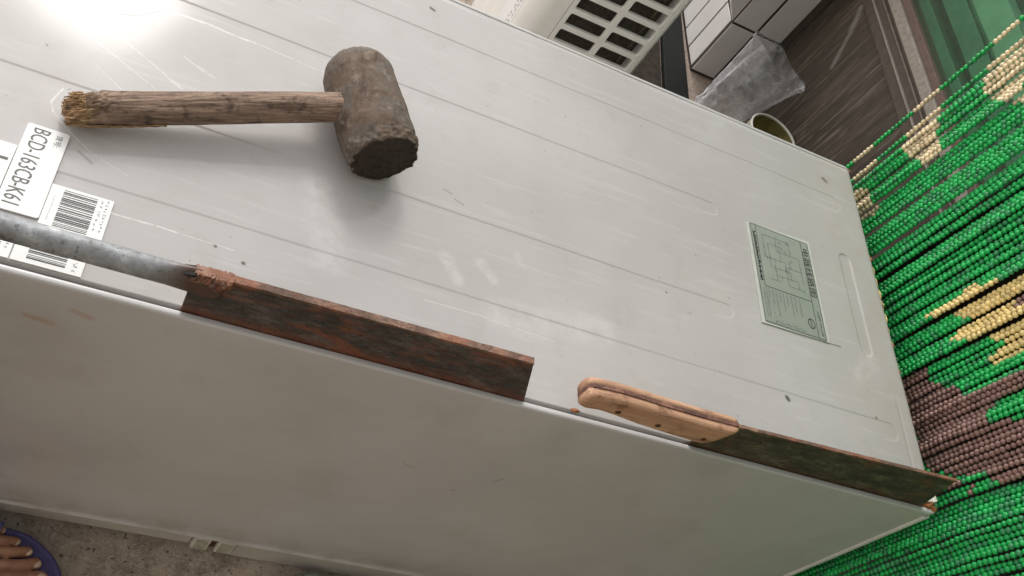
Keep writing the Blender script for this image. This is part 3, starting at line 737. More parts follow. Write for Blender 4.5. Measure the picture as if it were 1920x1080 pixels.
# circuit lines
for a, b, c in ((-0.178, -0.140, 0.300), (-0.172, -0.150, 0.289), (-0.160, -0.128, 0.281), (-0.178, -0.150, 0.268), (-0.172, -0.145, 0.256), (-0.166, -0.135, 0.246), (-0.176, -0.160, 0.238), (-0.150, -0.126, 0.262), (-0.150, -0.127, 0.236)): hl(a, b, c, 0.0003)
for a, b, c in ((-0.178, 0.268, 0.300), (-0.172, 0.256, 0.289), (-0.160, 0.281, 0.295), (-0.150, 0.236, 0.268), (-0.140, 0.281, 0.300), (-0.128, 0.246, 0.281), (-0.166, 0.238, 0.262), (-0.145, 0.246, 0.256), (-0.135, 0.236, 0.246), (-0.156, 0.268, 0.289)): vl(a, b, c, 0.0003)
quads("diagram_lines", ln, zd, M_INK, sd_)
R3_ = random.Random(5)
g = []
for k in range(26): 
    gx = R3_.uniform(-0.180, -0.128); gy = R3_.uniform(0.236, 0.304); g += glyphs(gx, gy, gy - 0.0045, 0.0016, 0.0014, R3_)
g += glyphs(sx0 + 0.0028, 0.302, 0.232, 0.0023, 0.0040, R3_) + glyphs(sx0 + 0.0035, 0.300, 0.234, 0.0025, 0.0035, R3_)
for gx, e in ((-0.183, 0.212), (-0.178, 0.205), (-0.173, 0.190), (-0.168, 0.210), (-0.163, 0.200), (-0.158, 0.208), (-0.152, 0.196), (-0.147, 0.202), (-0.140, 0.200), (-0.190, 0.184), (-0.1865, 0.184)): g += glyphs(gx, 0.2225, e, 0.0017, 0.0016, R3_)
for gy in (0.182, 0.187, 0.192): g += glyphs(-0.180, gy, gy - 0.001, 0.002, 0.002, R3_)
for k in range(13): g += glyphs(-0.180 + k * 0.0034, 0.1815 + 0.0006 * (k % 3), 0.1805, 0.002, 0.0022, R3_)
g += glyphs(sx1 - 0.0070, 0.214, 0.181, 0.0028, 0.0030, R3_)
quads("small_print", g, zd, M_INK, sd_)
text("电器线路图", sx1 - 0.0102, 0.3030, 0.0098, A90, M_INK, sd_, zd, 1.45, "heading")
# oval certification mark
rg = []; Vr = []; Fr = []
for k in range(28):
    a = 2 * math.pi * k / 28
    for r in (1.0, 0.84): Vr.append((-0.1272 + 0.0052 * r * math.cos(a), 0.1935 + 0.0066 * r * math.sin(a), zd))
for k in range(28):
    k2 = (k + 1) % 28; Fr.append((2 * k, 2 * k2, 2 * k2 + 1, 2 * k + 1))
link("certification_mark", mesh_pd("certification_mark", Vr, Fr), M_INK, sd_)
text("CCC", -0.1292, 0.1985, 0.0052, A90, M_INK, sd_, zd, 0.95)

# yellow foam squeezed out at the end, rust at the corner
pth = [(0.0020 + 0.0006 * math.sin(k * 0.9), 0.205 + k * 0.0048, -0.0055 + 0.0012 * math.sin(k * 1.7)) for k in range(28)]
link("foam_strip", tube("foam_strip", pth, [0.0014 + 0.0016 * math.sin(math.pi * k / 27) * (0.85 + 0.15 * math.sin(k * 1.1)) for k in range(28)], 10), M_FOAM, fr)
def lump(name, c, s, mat, parent, seed, amp=0.35, sub=3):
    bm = bmesh.new(); bmesh.ops.create_icosphere(bm, subdivisions=sub, radius=1)
    for v in bm.verts:
        n = noise.fractal(v.co * 1.6 + Vector((seed, 0, 0)), 1.0, 2.0, 4)
        v.co *= 1 + amp * n; v.co = Vector(c) + Vector((v.co.x * s[0], v.co.y * s[1], v.co.z * s[2]))
    return link(name, bm_mesh(name, bm, True), mat, parent)
lump("rust_lump", (-0.0100, 0.0085, -0.0005), (0.008, 0.005, 0.0035), M_RUSTLUMP, fr, 3.0, 0.7)
lump("rust_lump", (-0.0045, 0.0050, -0.0010), (0.006, 0.0035, 0.003), M_RUSTLUMP, fr, 9.0, 0.7)
for k, (a, b) in enumerate((((-0.012, 0.013), (0.006, 0.004)), ((-0.003, 0.016), (0.0035, 0.006)))):
    link("plastic_flake", prism_mesh("plastic_flake", [(a[0] - b[0], a[1] - b[1]), (a[0] + b[0], a[1] - b[1] * 0.6), (a[0] + b[0] * 0.7, a[1] + b[1]), (a[0] - b[0] * 0.3, a[1] + b[1] * 0.6)], 2, 0.001, 0.0042, 0.0005), M_FLAKE, fr)
lump("rust_spot", (0.0000, 0.4755, -0.0015), (0.004, 0.003, 0.002), M_RUSTLUMP, fr, 5.0, 0.5)
for yy in (0.262, 0.205, 0.171, 0.33):
    lump("rust_spot", (0.0008, yy, -0.0030), (0.0016, 0.004, 0.0022), M_RUSTLUMP, fr, yy * 40, 0.6, 2)
lump("paint_chip", (-0.4330, 0.0085, 0.0004), (0.0045, 0.0022, 0.0008), M_RUSTLUMP, fr, 12.0, 0.6, 2)

# ------------------------------------------------------------------ wooden mallet
mal = empty("wooden_mallet", (-0.66, 0.24, 0.0), label="worn wooden mallet with a frayed handle end lying on the back sheet", cat="mallet")
def head_mesh():
    N_ = Vector((-0.6395, 0.1855, 0.0325)); F_ = Vector((-0.6795, 0.2880, 0.0325))
    ax = (F_ - N_); Ln = ax.length; ax.normalize(); s = ax.cross(Vector((0, 0, 1))).normalized(); w = s.cross(ax)
    nl, ns = 90, 112; V = []; F = []; MI = []
    prof = []
    for i in range(nl + 1):
        t = i / nl
        r = 0.0312 + 0.0018 * math.sin(math.pi * min(1, t * 1.15)) + 0.0005 * math.sin(t * 9)
        if t > 0.80: q = (t - 0.80) / 0.20; r *= math.sqrt(max(0.0, 1 - 0.55 * q ** 2.2))
        if t < 0.05: r *= 0.955 + 0.045 * (t / 0.05) ** 0.5
        prof.append((t * Ln, r))
    rings = [(0.0015, 0.0), ] 
    rows_ = [(0.0010, 0.004), (0.0004, 0.012), (0.0000, 0.021), (0.0004, 0.0285)] + prof + [(Ln + 0.0012, prof[-1][1] * 0.82), (Ln + 0.002, prof[-1][1] * 0.5), (Ln + 0.002, prof[-1][1] * 0.15)]
    for i, (a, r) in enumerate(rows_):
        for k in range(ns):
            th = 2 * math.pi * k / ns
            q = Vector((math.cos(th) * 2.2, math.sin(th) * 2.2, a * 40))
            d = 0.0013 * noise.fractal(q * 1.3, 1.0, 2.0, 5)
            d += 0.0006 * noise.noise(Vector((math.cos(th) * 14, math.sin(th) * 14, a * 60)))
            rim = math.exp(-((a - 0.004) / 0.010) ** 2) * (1 if r > 0.027 else 0)
            d += rim * 0.0030 * (noise.fractal(Vector((math.cos(th) * 6, math.sin(th) * 6, a * 260)), 1.0, 2.0, 4) - 0.15)
            aa = a + (rim * 0.003 * noise.noise(Vector((math.cos(th) * 5, math.sin(th) * 5, 3.3))) if i > 3 else 0)
            if i <= 3: aa += 0.0022 * noise.fractal(Vector((math.cos(th) * r * 120, math.sin(th) * r * 120, 8)), 1.0, 2.0, 4)
            chip = max(0, math.sin(th - 0.4)) ** 6 * math.exp(-((a - 0.012) / 0.010) ** 2) * 0.0016
            rr = max(0.0005, r + (d - chip if r > 0.02 else 0))
            V.append(N_ + ax * aa + s * math.cos(th) * rr + w * math.sin(th) * rr * 1.0)
    nr = len(rows_)
    for i in range(nr - 1):
        for k in range(ns):
            k2 = (k + 1) % ns
            F.append((i * ns + k, (i + 1) * ns + k, (i + 1) * ns + k2, i * ns + k2)); MI.append(1 if i < 4 else 0)
    F.append(tuple(range(ns))[::-1][::-1]); MI.append(1)
    F.append(tuple((nr - 1) * ns + k for k in range(ns))[::-1]); MI.append(0)
    me = mesh_pd("head", V, F, True)
    for p, mi in zip(me.polygons, MI): p.material_index = mi
    return me
link("head", head_mesh(), [M_HEAD, M_HEADEND], mal)
a0 = Vector((-0.8870, 0.1420, 0.0150)); a1 = Vector((-0.6700, 0.2330, 0.0345))
npth = 70; pth = [a0.lerp(a1, i / (npth - 1)) for i in range(npth)]
def hr(i):
    t = i / (npth - 1); r = 0.0135 - 0.0006 * t
    if t < 0.05: r *= 0.70 + 0.30 * (t / 0.05) ** 0.6
    return r
def hfn(t, th):
    g = 1 + 0.045 * noise.noise(Vector((math.cos(th) * 6, math.sin(th) * 6, t * 5)))
    g += 0.035 * noise.noise(Vector((math.cos(th) * 22, math.sin(th) * 22, t * 9)))
    if t < 0.3: g += (0.3 - t) * 0.35 * noise.noise(Vector((math.cos(th) * 12, math.sin(th) * 12, t * 30)))
    # broken step along the upper far edge near the end
    if t < 0.10: g -= 0.10 * max(0, math.cos(th - 2.2))
    return g
hme = tube("handle", pth, [hr(i) for i in range(npth)], 96, fn=hfn)
_hd = (a1 - a0).normalized()
for ri_ in range(9):       # the broken end is slanted, crushed and ragged
    for k in range(96):
        th = 2 * math.pi * k / 96; v = hme.vertices[ri_ * 96 + k]; f_ = (1 - ri_ / 9)
        c_ = pth[ri_]; q_ = Vector((math.cos(th) * 8, math.sin(th) * 8, ri_ * 0.9))
        sh = (0.017 * max(0, math.sin(th)) ** 1.3 + 0.0060 * noise.noise(Vector((math.cos(th) * 11, math.sin(th) * 11, 1.5))) + 0.002) * f_
        v.co = v.co + _hd * sh + (v.co - c_) * 0.22 * f_ * noise.fractal(q_, 1.0, 2.0, 4)
link("handle", hme, M_HANDLE, mal)
# frayed splinters at the broken end: too many to count, joined
hd = (a1 - a0).normalized(); hs_ = hd.cross(Vector((0, 0, 1))).normalized(); hw = hs_.cross(hd)
V = []; F = []
RS = random.Random(11)
for k in range(600):
    rr = 0.0128 * math.sqrt(RS.random()); th = RS.uniform(0, 2 * math.pi)
    base = a0 + hs_ * math.cos(th) * rr + hw * math.sin(th) * rr + hd * 0.013
    up = math.sin(th) * rr / 0.0118
    ln_ = 0.0115 + RS.uniform(0.000, 0.0032) - 0.012 * max(0, up) ** 1.2 + 0.0012 * math.cos(th * 3)
    w_ = RS.uniform(0.00020, 0.0006); h_ = RS.uniform(0.0002, 0.0005)
    d = (-hd * ln_ + hs_ * RS.uniform(-.0006, .0006) + hw * RS.uniform(-.0006, .0004))
    b = len(V)
    V += [base - hs_ * w_ - hw * h_, base + hs_ * w_ - hw * h_, base + hs_ * w_ + hw * h_, base - hs_ * w_ + hw * h_]
    tip = base + d; q = 0.45
    V += [tip - hs_ * w_ * q - hw * h_ * q, tip + hs_ * w_ * q - hw * h_ * q, tip + hs_ * w_ * q + hw * h_ * q, tip - hs_ * w_ * q + hw * h_ * q]
    for f in ((0, 1, 5, 4), (1, 2, 6, 5), (2, 3, 7, 6), (3, 0, 4, 7), (4, 5, 6, 7)): F.append(tuple(b + i for i in f))
o = link("splinters", mesh_pd("splinters", V, F), M_FRAY, mal); tag(o, kind="stuff")
# bare yellow strip where bark has split off low on the near side
V = []; F = []; n1 = 26
for i in range(n1):
    t = i / (n1 - 1); c = a0.lerp(a1, 0.005 + 0.30 * t)
    for k in range(7):
        th = math.radians(-62 + k * 8.5 + 4 * math.sin(t * 7) - 5 * t); r = hr(int((0.005 + 0.30 * t) * npth)) * 1.035 + 0.0003 * math.sin(i * 1.9 + k)
        V.append(c + hs_ * math.cos(th) * r + hw * math.sin(th) * r)
for i in range(n1 - 1):
    for k in range(6): F.append((i * 7 + k, i * 7 + k + 1, (i + 1) * 7 + k + 1, (i + 1) * 7 + k))
me = mesh_pd("bare_wood", V, F, True)
o = link("bare_wood", me, M_FRAY, mal)
md = o.modifiers.new("solid", 'SOLIDIFY'); md.thickness = 0.0008

# ------------------------------------------------------------------ rusty scraper with pipe handle, standing in the slot
scr = empty("rusty_scraper", (-0.63, 0.006, 0.0), label="long rusty steel blade with grey pipe handle standing in the seam", cat="scraper")
def blade_mesh(name, pts, yc, t_bot, t_top, n=40, wav=0.0):
    """pts: bottom-left, bottom-right, top-right, top-left in (x,z)"""
    bl, br, tr, tl = [Vector((p[0], 0, p[1])) for p in pts]; V = []; F = []; m_ = 9
    for i in range(n + 1):
        u = i / n
        for s in (-1, 1):
            for j in range(m_):
                v = j / (m_ - 1); p = bl.lerp(br, u).lerp(tl.lerp(tr, u), v)
                th = (t_bot + (t_top - t_bot) * v) * 0.5
                e = wav * noise.noise(Vector((u * 18, v * 2, s * 3)))
                z = p.z + (wav * 0.8 * noise.noise(Vector((u * 30, s, 7))) if j == m_ - 1 else 0)
                V.append((p.x, yc + s * th + e, z))
    R_ = 2 * m_
    for i in range(n):
        for j in range(m_ - 1):
            a = i * R_ + j; F.append((a, a + R_, a + R_ + 1, a + 1))
            a = i * R_ + m_ + j; F.append((a, a + 1, a + R_ + 1, a + R_))
        a = i * R_; F.append((a, a + m_, a + m_ + R_, a + R_))
        a = i * R_ + m_ - 1; F.append((a, a + R_, a + R_ + m_, a + m_))
    for i, fl_ in ((0, False), (n, True)):
        for j in range(m_ - 1):
            a = i * R_ + j; q = (a, a + 1, a + m_ + 1, a + m_); F.append(q if not fl_ else q[::-1])
    return mesh_pd(name, V, F)
link("blade", blade_mesh("blade", [(-0.7690, -0.004), (-0.4820, -0.003), (-0.5058, 0.0580), (-0.7700, 0.0545)], 0.0058, 0.0016, 0.0048, 90, 0.0009), M_SCRAPER, scr)
link("spine", blade_mesh("spine", [(-0.7560, 0.0535), (-0.5058, 0.0576), (-0.5062, 0.0606), (-0.7560, 0.0570)], 0.0060, 0.0054, 0.0058, 70, 0.0004), M_SPINE, scr)
# pipe, flattened at its end
ppx = list(np.linspace(-1.02, -0.80, 24)) + list(np.linspace(-0.795, -0.748, 16))
pp = [(x, 0.0062, 0.0420 - 0.0012 * max(0, (x + 0.80) / 0.05)) for x in ppx]
def psq(i):
    x = ppx[i]; t = min(1, max(0, (x + 0.802) / 0.034)); t = t * t * (3 - 2 * t)
    return (1 - 0.48 * t, 1 + 0.72 * t)
link("pipe_handle", tube("pipe_handle", pp, 0.0088, 48, squash=psq, fn=lambda t, th: 1 + 0.012 * noise.noise(Vector((math.cos(th) * 3, math.sin(th) * 3, t * 40)))), M_PIPE, scr)
link("slit", prism_mesh("slit", [(-0.7780, 0.0530), (-0.7690, 0.0480), (-0.7680, 0.0556)], 1, 0.0012, 0.0096, 0.0003), M_BLACK, scr)
V = []; F = []
link("weld_bead", blade_mesh("weld_bead", [(-0.7725, 0.0470), (-0.7440, 0.0500), (-0.7440, 0.0575), (-0.7700, 0.0560)], 0.0060, 0.0110, 0.0078, 30, 0.0024), M_SPINE, scr)
lump("weld_lump", (-0.7525, 0.0030, 0.0500), (0.007, 0.0045, 0.0065), M_SCRAPER, scr, 2.0, 0.8)
lump("weld_lump", (-0.7475, 0.0025, 0.0540), (0.0045, 0.0035, 0.0035), M_SPINE, scr, 6.0, 0.8)

# ------------------------------------------------------------------ large rusty knife
kn = empty("rusty_knife", (-0.24, 0.006, 0.0), label="rusty square knife with a pale wooden handle standing in the seam", cat="knife")
link("blade", blade_mesh("blade", [(-0.3145, -0.004), (-0.0190, -0.003), (-0.0395, 0.0600), (-0.3080, 0.0490)], 0.0058, 0.0010, 0.0026, 90, 0.0005), M_CLEAVER, kn)
link("spine", blade_mesh("spine", [(-0.2980, 0.0478), (-0.0397, 0.0590), (-0.0385, 0.0618), (-0.2980, 0.0502)], 0.0058, 0.0029, 0.0031, 60, 0.0003), M_SPINE, kn)
top = [(-0.4480, 0.0480), (-0.4430, 0.0503), (-0.4220, 0.0522), (-0.3980, 0.0518), (-0.3723, 0.0503), (-0.3381, 0.0494), (-0.3100, 0.0500), (-0.2965, 0.0505)]
bot = [(-0.4475, 0.0285), (-0.4400, 0.0258), (-0.4280, 0.0282), (-0.4080, 0.0262), (-0.3850, 0.0225), (-0.3520, 0.0198), (-0.3180, 0.0180), (-0.3020, 0.0190)]
def interp(P, x):
    if x <= P[0][0]: return P[0][1]
    for (a, b), (c, d) in zip(P, P[1:]):
        if x <= c: return b + (d - b) * (x - a) / (c - a)
    return P[-1][1]
def scale_mesh(s):
    """one handle scale: flat against the tang, bulging outwards"""
    V = []; F = []; nx_, nk = 50, 14
    for i in range(nx_ + 1):
        u = i / nx_
        for k in range(nk + 1):
            a = math.radians(-90 + 180 * k / nk)
            # the front end is cut on a slant
            e = (math.sin(a) + 1) / 2
            xb = -0.3110 + 0.0150 * e; x = -0.4480 + (xb + 0.4480) * u
            zt = interp(top, x); zb = interp(bot, x); zc, hh = (zt + zb) / 2, (zt - zb) / 2
            end = min(1.0, (u / 0.02)) ** 0.5 * 0.08 + 0.92
            endf = 1 - 0.35 * max(0, (u - 0.95) / 0.05) ** 2
            ys_ = abs(math.cos(a)) ** 0.34 * 0.0085 * end * endf
            V.append((x, 0.0058 + s * (0.0019 + ys_), zc + hh * end * (abs(math.sin(a)) ** 0.8) * (1 if a > 0 else -1)))
    n_ = nk + 1
    for i in range(nx_):
        for k in range(nk):
            q = (i * n_ + k, (i + 1) * n_ + k, (i + 1) * n_ + k + 1, i * n_ + k + 1); F.append(q if s < 0 else q[::-1])
        q = (i * n_, i * n_ + nk, (i + 1) * n_ + nk, (i + 1) * n_); F.append(q if s < 0 else q[::-1])
    F.append(tuple(range(n_)) if s < 0 else tuple(range(n_))[::-1])
    F.append(tuple(nx_ * n_ + k for k in range(n_))[::-1] if s < 0 else tuple(nx_ * n_ + k for k in range(n_)))
    return mesh_pd("handle_scale", V, F, True)
link("handle_scale", scale_mesh(-1), M_KHANDLE, kn)
link("handle_scale", scale_mesh(1), M_KHANDLE, kn)
tp = [(x, interp(top, x) + 0.0010 - (0.003 if x < -0.4475 else 0)) for x in np.linspace(-0.4482, -0.2960, 40)] + [(x, interp(bot, x) + 0.001) for x in np.linspace(-0.2990, -0.4482, 30)]
link("tang", prism_mesh("tang", tp, 1, 0.0041, 0.0075), M_TANG, kn)
for x, z in ((-0.4130, 0.0365), (-0.3700, 0.0325), (-0.3200, 0.0300)):
    bm = bmesh.new(); bmesh.ops.create_cone(bm, cap_ends=True, segments=16, radius1=0.0029, radius2=0.0027, depth=0.0216)
    bmesh.ops.rotate(bm, verts=bm.verts, cent=(0, 0, 0), matrix=Matrix.Rotation(math.radians(90), 3, 'X'))
    bmesh.ops.translate(bm, verts=bm.verts, vec=(x, 0.0058, z))
    link("rivet", bm_mesh("rivet", bm), M_RIVET, kn)

# ------------------------------------------------------------------ bead curtain
cur = empty("bead_curtain", (0.06, 0.2, 1.0), label="green, cream and brown bead curtain hanging beside the refrigerator's end", cat="curtain")
POLY = {
 'c': [[(0.5498, -0.0381), (0.5537, -0.0011), (0.5117, 0.0050), (0.5046, -0.0068), (0.5042, -0.0349), (0.5270, -0.0514)],
       [(0.4988, -0.0444), (0.4851, -0.0240), (0.4502, -0.0142), (0.4418, -0.0243), (0.4482, -0.0460), (0.4795, -0.0537)],
       [(0.5508, 0.0770), (0.5511, 0.1228), (0.5076, 0.1118), (0.4818, 0.0926), (0.4541, 0.1035), (0.4492, 0.0739), (0.4890, 0.0504), (0.5075, 0.0420), (0.5232, 0.0669)],
       [(0.5503, 0.2032), (0.5487, 0.2435), (0.5245, 0.2462), (0.4363, 0.2153), (0.4506, 0.1910), (0.4918, 0.1702), (0.5269, 0.1898)]],
 'i': [[(0.2190, 0.1180), (0.2150, 0.1400), (0.2040, 0.1340), (0.2060, 0.1190)]],
 'y': [[(0.2558, 0.0072), (0.2609, 0.0834), (0.2511, 0.0883), (0.2420, 0.1240), (0.2340, 0.1480), (0.1542, 0.1200), (0.1596, 0.0849), (0.1623, 0.0561), (0.1710, 0.0761), (0.1768, 0.0934), (0.1948, 0.0733), (0.1999, 0.0486), (0.2123, 0.0273), (0.2188, 0.0599), (0.2177, 0.0744), (0.2274, 0.0589), (0.2389, 0.0443)]],
 'b': [[(0.1995, -0.0481), (0.1954, -0.0096), (0.1841, -0.0131), (0.1752, -0.0038), (0.1637, 0.0066), (0.1578, 0.0215), (0.1461, 0.0230), (0.1370, 0.0363), (0.1339, 0.0672), (0.1348, 0.0826), (0.1311, 0.1119), (0.1142, 0.1060), (0.1181, 0.0809), (0.1187, 0.0621), (0.1109, 0.0483), (0.0953, 0.0542), (0.0848, 0.0956), (0.0249, 0.0746), (0.0290, 0.0504), (0.0352, 0.0340), (0.0433, 0.0334), (0.0518, 0.0211), (0.0524, 0.0037), (0.0614, -0.0114), (0.0786, -0.0422), (0.1528, -0.0535)],
       [(0.0563, -0.0278), (0.0532, -0.0032), (0.0421, -0.0017), (0.0482, -0.0229)],
       [(0.0452, 0.0014), (0.0438, 0.0101), (0.0320, 0.0090), (0.0343, 0.0028)]]}
POLY_A = POLY      # as laid on the outermost strands (x about 0.06); the others hang a little nearer
POLY_B = {q: [[(-0.3803 + (a + 0.3803) * 0.9863, 0.6279 + (b - 0.6279) * 0.9863) for a, b in P] for P in POLY[q]] for q in POLY}
def inside(p, P):
    x, y = p; c = False; j = len(P) - 1
    for i in range(len(P)):
        if (P[i][1] > y) != (P[j][1] > y) and x < (P[j][0] - P[i][0]) * (y - P[i][1]) / (P[j][1] - P[i][1]) + P[i][0]: c = not c
        j = i
    return c
RB = random.Random(21)
def colour(y, z):
    POLY = POLY_A if y > 0.492 else POLY_B
    if z < 0.30 and z > -0.10:
        for q in ('i', 'c', 'y', 'b'):
            for P in POLY[q]:
                if inside((y, z), P): return {'c': 2, 'y': 3, 'b': 4, 'i': 4}[q]
    elif z >= 0.30:       # the camouflage of blotches carries on above
        n = noise.fractal(Vector((y * 7, z * 5, 3.0)), 1.0, 2.0, 3)
        if n > 0.32: return 4
        if n < -0.34: return 3
    return 1 if RB.random() < (0.32 if y < 0.05 else 0.17) else 0
def ball(seg, rings):
    V = [(0, 0, 1)]; F = []
    for i in range(1, rings):
        a = math.pi * i / rings
        for k in range(seg): V.append((math.sin(a) * math.cos(2 * math.pi * k / seg), math.sin(a) * math.sin(2 * math.pi * k / seg), math.cos(a)))
    V.append((0, 0, -1)); last = len(V) - 1
    Q = []
    for k in range(seg): Q.append((0, 1 + k, 1 + (k + 1) % seg, 1 + (k + 1) % seg))
    for i in range(rings - 2):
        for k in range(seg):
            a = 1 + i * seg + k; b = 1 + i * seg + (k + 1) % seg; Q.append((a, a + seg, b + seg, b))
    o = 1 + (rings - 2) * seg
    for k in range(seg): Q.append((o + k, last, last, o + (k + 1) % seg))
    tris = []
    for q in Q:
        s = []
        for v in q:
            if v not in s: s.append(v)
        if len(s) == 3: tris.append(s)
        else: tris.append([s[0], s[1], s[2]]); tris.append([s[0], s[2], s[3]])
    return np.array(V, float), np.array(tris, int)
BALL_HI = ball(9, 6); BALL_LO = ball(6, 4)
PITCH = 0.0065; RAD = 0.0035
camp = Vector((-0.81605, -0.38029, 0.62791)); Minv = M.inverted()
def in_frame(p):
    q = Minv @ Vector(p)
    if q.z > -0.05: return False
    u = q.x / -q.z * 1780.11 / 960; v = q.y / -q.z * 1780.11 / 540
    return abs(u) < 0.99 and abs(v) < 0.99
BM = [M_BG, M_BG2, M_BC, M_BY, M_BB, M_THREAD]
strand_y = []
y = 0.5485
pat = [(0.5480, 0.060), (0.5175, 0.058), (0.5120, 0.066), (0.5065, 0.060), (0.5025, 0.078)]
strand_y += pat
y = 0.4900
while y > -0.50:
    grp = RB.choice((2, 2, 2, 3))
    xg = 0.047 + RB.uniform(-0.004, 0.004)
    for g_ in range(grp):
        strand_y.append((y, xg + RB.uniform(-0.0025, 0.0025)))
        if y > -0.12: y -= RB.uniform(0.0046, 0.0056) if y > 0.2 else RB.uniform(0.0056, 0.0065)
        else: y -= 0.0068
    y -= RB.uniform(0.0010, 0.0026) if y > 0.2 else RB.uniform(0.0, 0.0014)
beads_vis = []; strands = []
for si, (yb, xb) in enumerate(strand_y):
    lean = -0.065 * min(1, max(0, (0.52 - yb) / 0.5)) + RB.uniform(-0.0022, 0.0022)
    leanx = RB.uniform(-0.02, 0.02) * 0.5
    ph = RB.uniform(0, 6.28); amp = RB.uniform(0.0003, 0.0012)
    z = FZ + 0.03 + RB.uniform(0, PITCH)
    P = []; Rr = []; Ci = []
    while z < 1.0:
        zz = z; f = zz if zz > 0 else zz * 0.25
        yy = yb + lean * f + amp * math.sin(zz * 9 + ph)
        xx = xb + leanx * zz + 0.0015 * math.sin(zz * 7 + ph * 2)
        if xx < 0.0075 and yy < 0.5: xx = 0.0075
        P.append((xx + RB.uniform(-0.0003, 0.0003), yy + RB.uniform(-0.0003, 0.0003), zz)); Rr.append(RAD * RB.uniform(0.86, 1.06)); Ci.append(colour(yy - (xx - 0.06) * -0.95 * 0.0, zz))
        z += PITCH * RB.uniform(0.985, 1.02)
    strands.append((P, Rr, Ci))
    for bi, p in enumerate(P):
        if in_frame(p) and (p[1] < -0.004 or p[2] > 0.03):
            beads_vis.append(((Vector(p) - camp).length, si, bi))
beads_vis.sort(); single = {}
for _, si, bi in beads_vis[:295]: single.setdefault(si, set()).add(bi)
bead_me = {}
for ci in range(5):
    Vb, Tb = BALL_HI; me = mesh_np("bead", Vb * RAD, Tb, True); me.materials.append(BM[ci]); bead_me[ci] = me
for si, (P, Rr, Ci) in enumerate(strands):
    VV = []; FF = []; MI = []; off = 0; sel = single.get(si, set())
    for bi, (p, r, c) in enumerate(zip(P, Rr, Ci)):
        if bi in sel: continue
        Vb, Tb = BALL_HI if -0.36 < p[2] < 0.29 and p[1] > -0.10 else BALL_LO
        VV.append(Vb * np.array([r, r, r * 0.97]) + np.array(p)); FF.append(Tb + off); MI.append(np.full(len(Tb), c)); off += len(Vb)
    # thread through the beads
    step = P[::6] + [P[-1]]; tv = []; tf = []
    for i, p in enumerate(step):
        for k in range(3): tv.append((p[0] + 0.0006 * math.cos(k * 2.094), p[1] + 0.0006 * math.sin(k * 2.094), p[2]))
        if i:
            for k in range(3):
                a = (i - 1) * 3 + k; b = (i - 1) * 3 + (k + 1) % 3; tf += [(a, b, b + 3), (a, b + 3, a + 3)]
    VV.append(np.array(tv)); FF.append(np.array(tf) + off); MI.append(np.full(len(tf), 5))
    me = mesh_np("strand", np.vstack(VV), np.vstack(FF), True, np.concatenate(MI))
    so = link("strand", me, BM, cur)
    for bi in sorted(sel):
        o = bpy.data.objects.new("bead", bead_me[Ci[bi]]); COL.objects.link(o); o.parent = so
        o.location = P[bi]; s_ = Rr[bi] / RAD; o.scale = (s_, s_, s_ * 0.97)
link("curtain_rail", box_mesh("curtain_rail", (0.02, -0.55, 1.0), (0.09, 0.60, 1.03), 0.004), M_RAILD, cur)

# ------------------------------------------------------------------ white appliance behind the fridge
ac = empty("air_cooler", (-0.28, 0.93, FZ), label="white plastic appliance with a grille of rounded slots standing behind the refrigerator", cat="appliance")
CY = 0.80; CX0, CX1 = -0.376, -0.168; CTOP = 0.16
# body shell with large rounded vertical corners (open front)
def rounded_outline(x0, x1, y0, y1, rl, rr, n=8):
    P = []
    for cx, cy, a0, r in ((x1 - rr, y0 + rr, 270, rr), (x1 - 0.02, y1 - 0.02, 0, 0.02), (x0 + 0.02, y1 - 0.02, 90, 0.02), (x0 + rl, y0 + rl, 180, rl)):
        for k in range(n + 1):
            a = math.radians(a0 + 90 * k / n); P.append((cx + r * math.cos(a), cy + r * math.sin(a)))
    return P
# body is split by the grille opening: two corner columns, a top, and the back box
link("side_column", prism_mesh("side_column", [(-0.3235, CY + 0.0)] + [(-0.3450 - 0.031 * math.sin(math.radians(a)), CY + 0.031 - 0.031 * math.cos(math.radians(a))) for a in range(0, 91, 9)] + [(-0.3760, 1.06), (-0.3235, 1.06)], 2, FZ, CTOP), M_COOL, ac)
link("side_column", prism_mesh("side_column", [(-0.1760, 1.06), (-0.1640, 1.06)] + [(-0.1740 + 0.010 * math.cos(math.radians(a)), CY + 0.010 + 0.010 * math.sin(math.radians(a))) for a in range(0, -91, -15)] + [(-0.1760, CY)], 2, FZ, CTOP), M_COOL, ac)
link("housing", box_mesh("housing", (-0.3230, CY + 0.030, FZ), (-0.1765, 1.055, CTOP - 0.002)), M_FILTER, ac)
link("lid", box_mesh("lid", (-0.3780, CY - 0.004, CTOP + 0.0005), (-0.1620, 1.064, CTOP + 0.03), 0.008, 3, True), M_COOL, ac)
gr = []
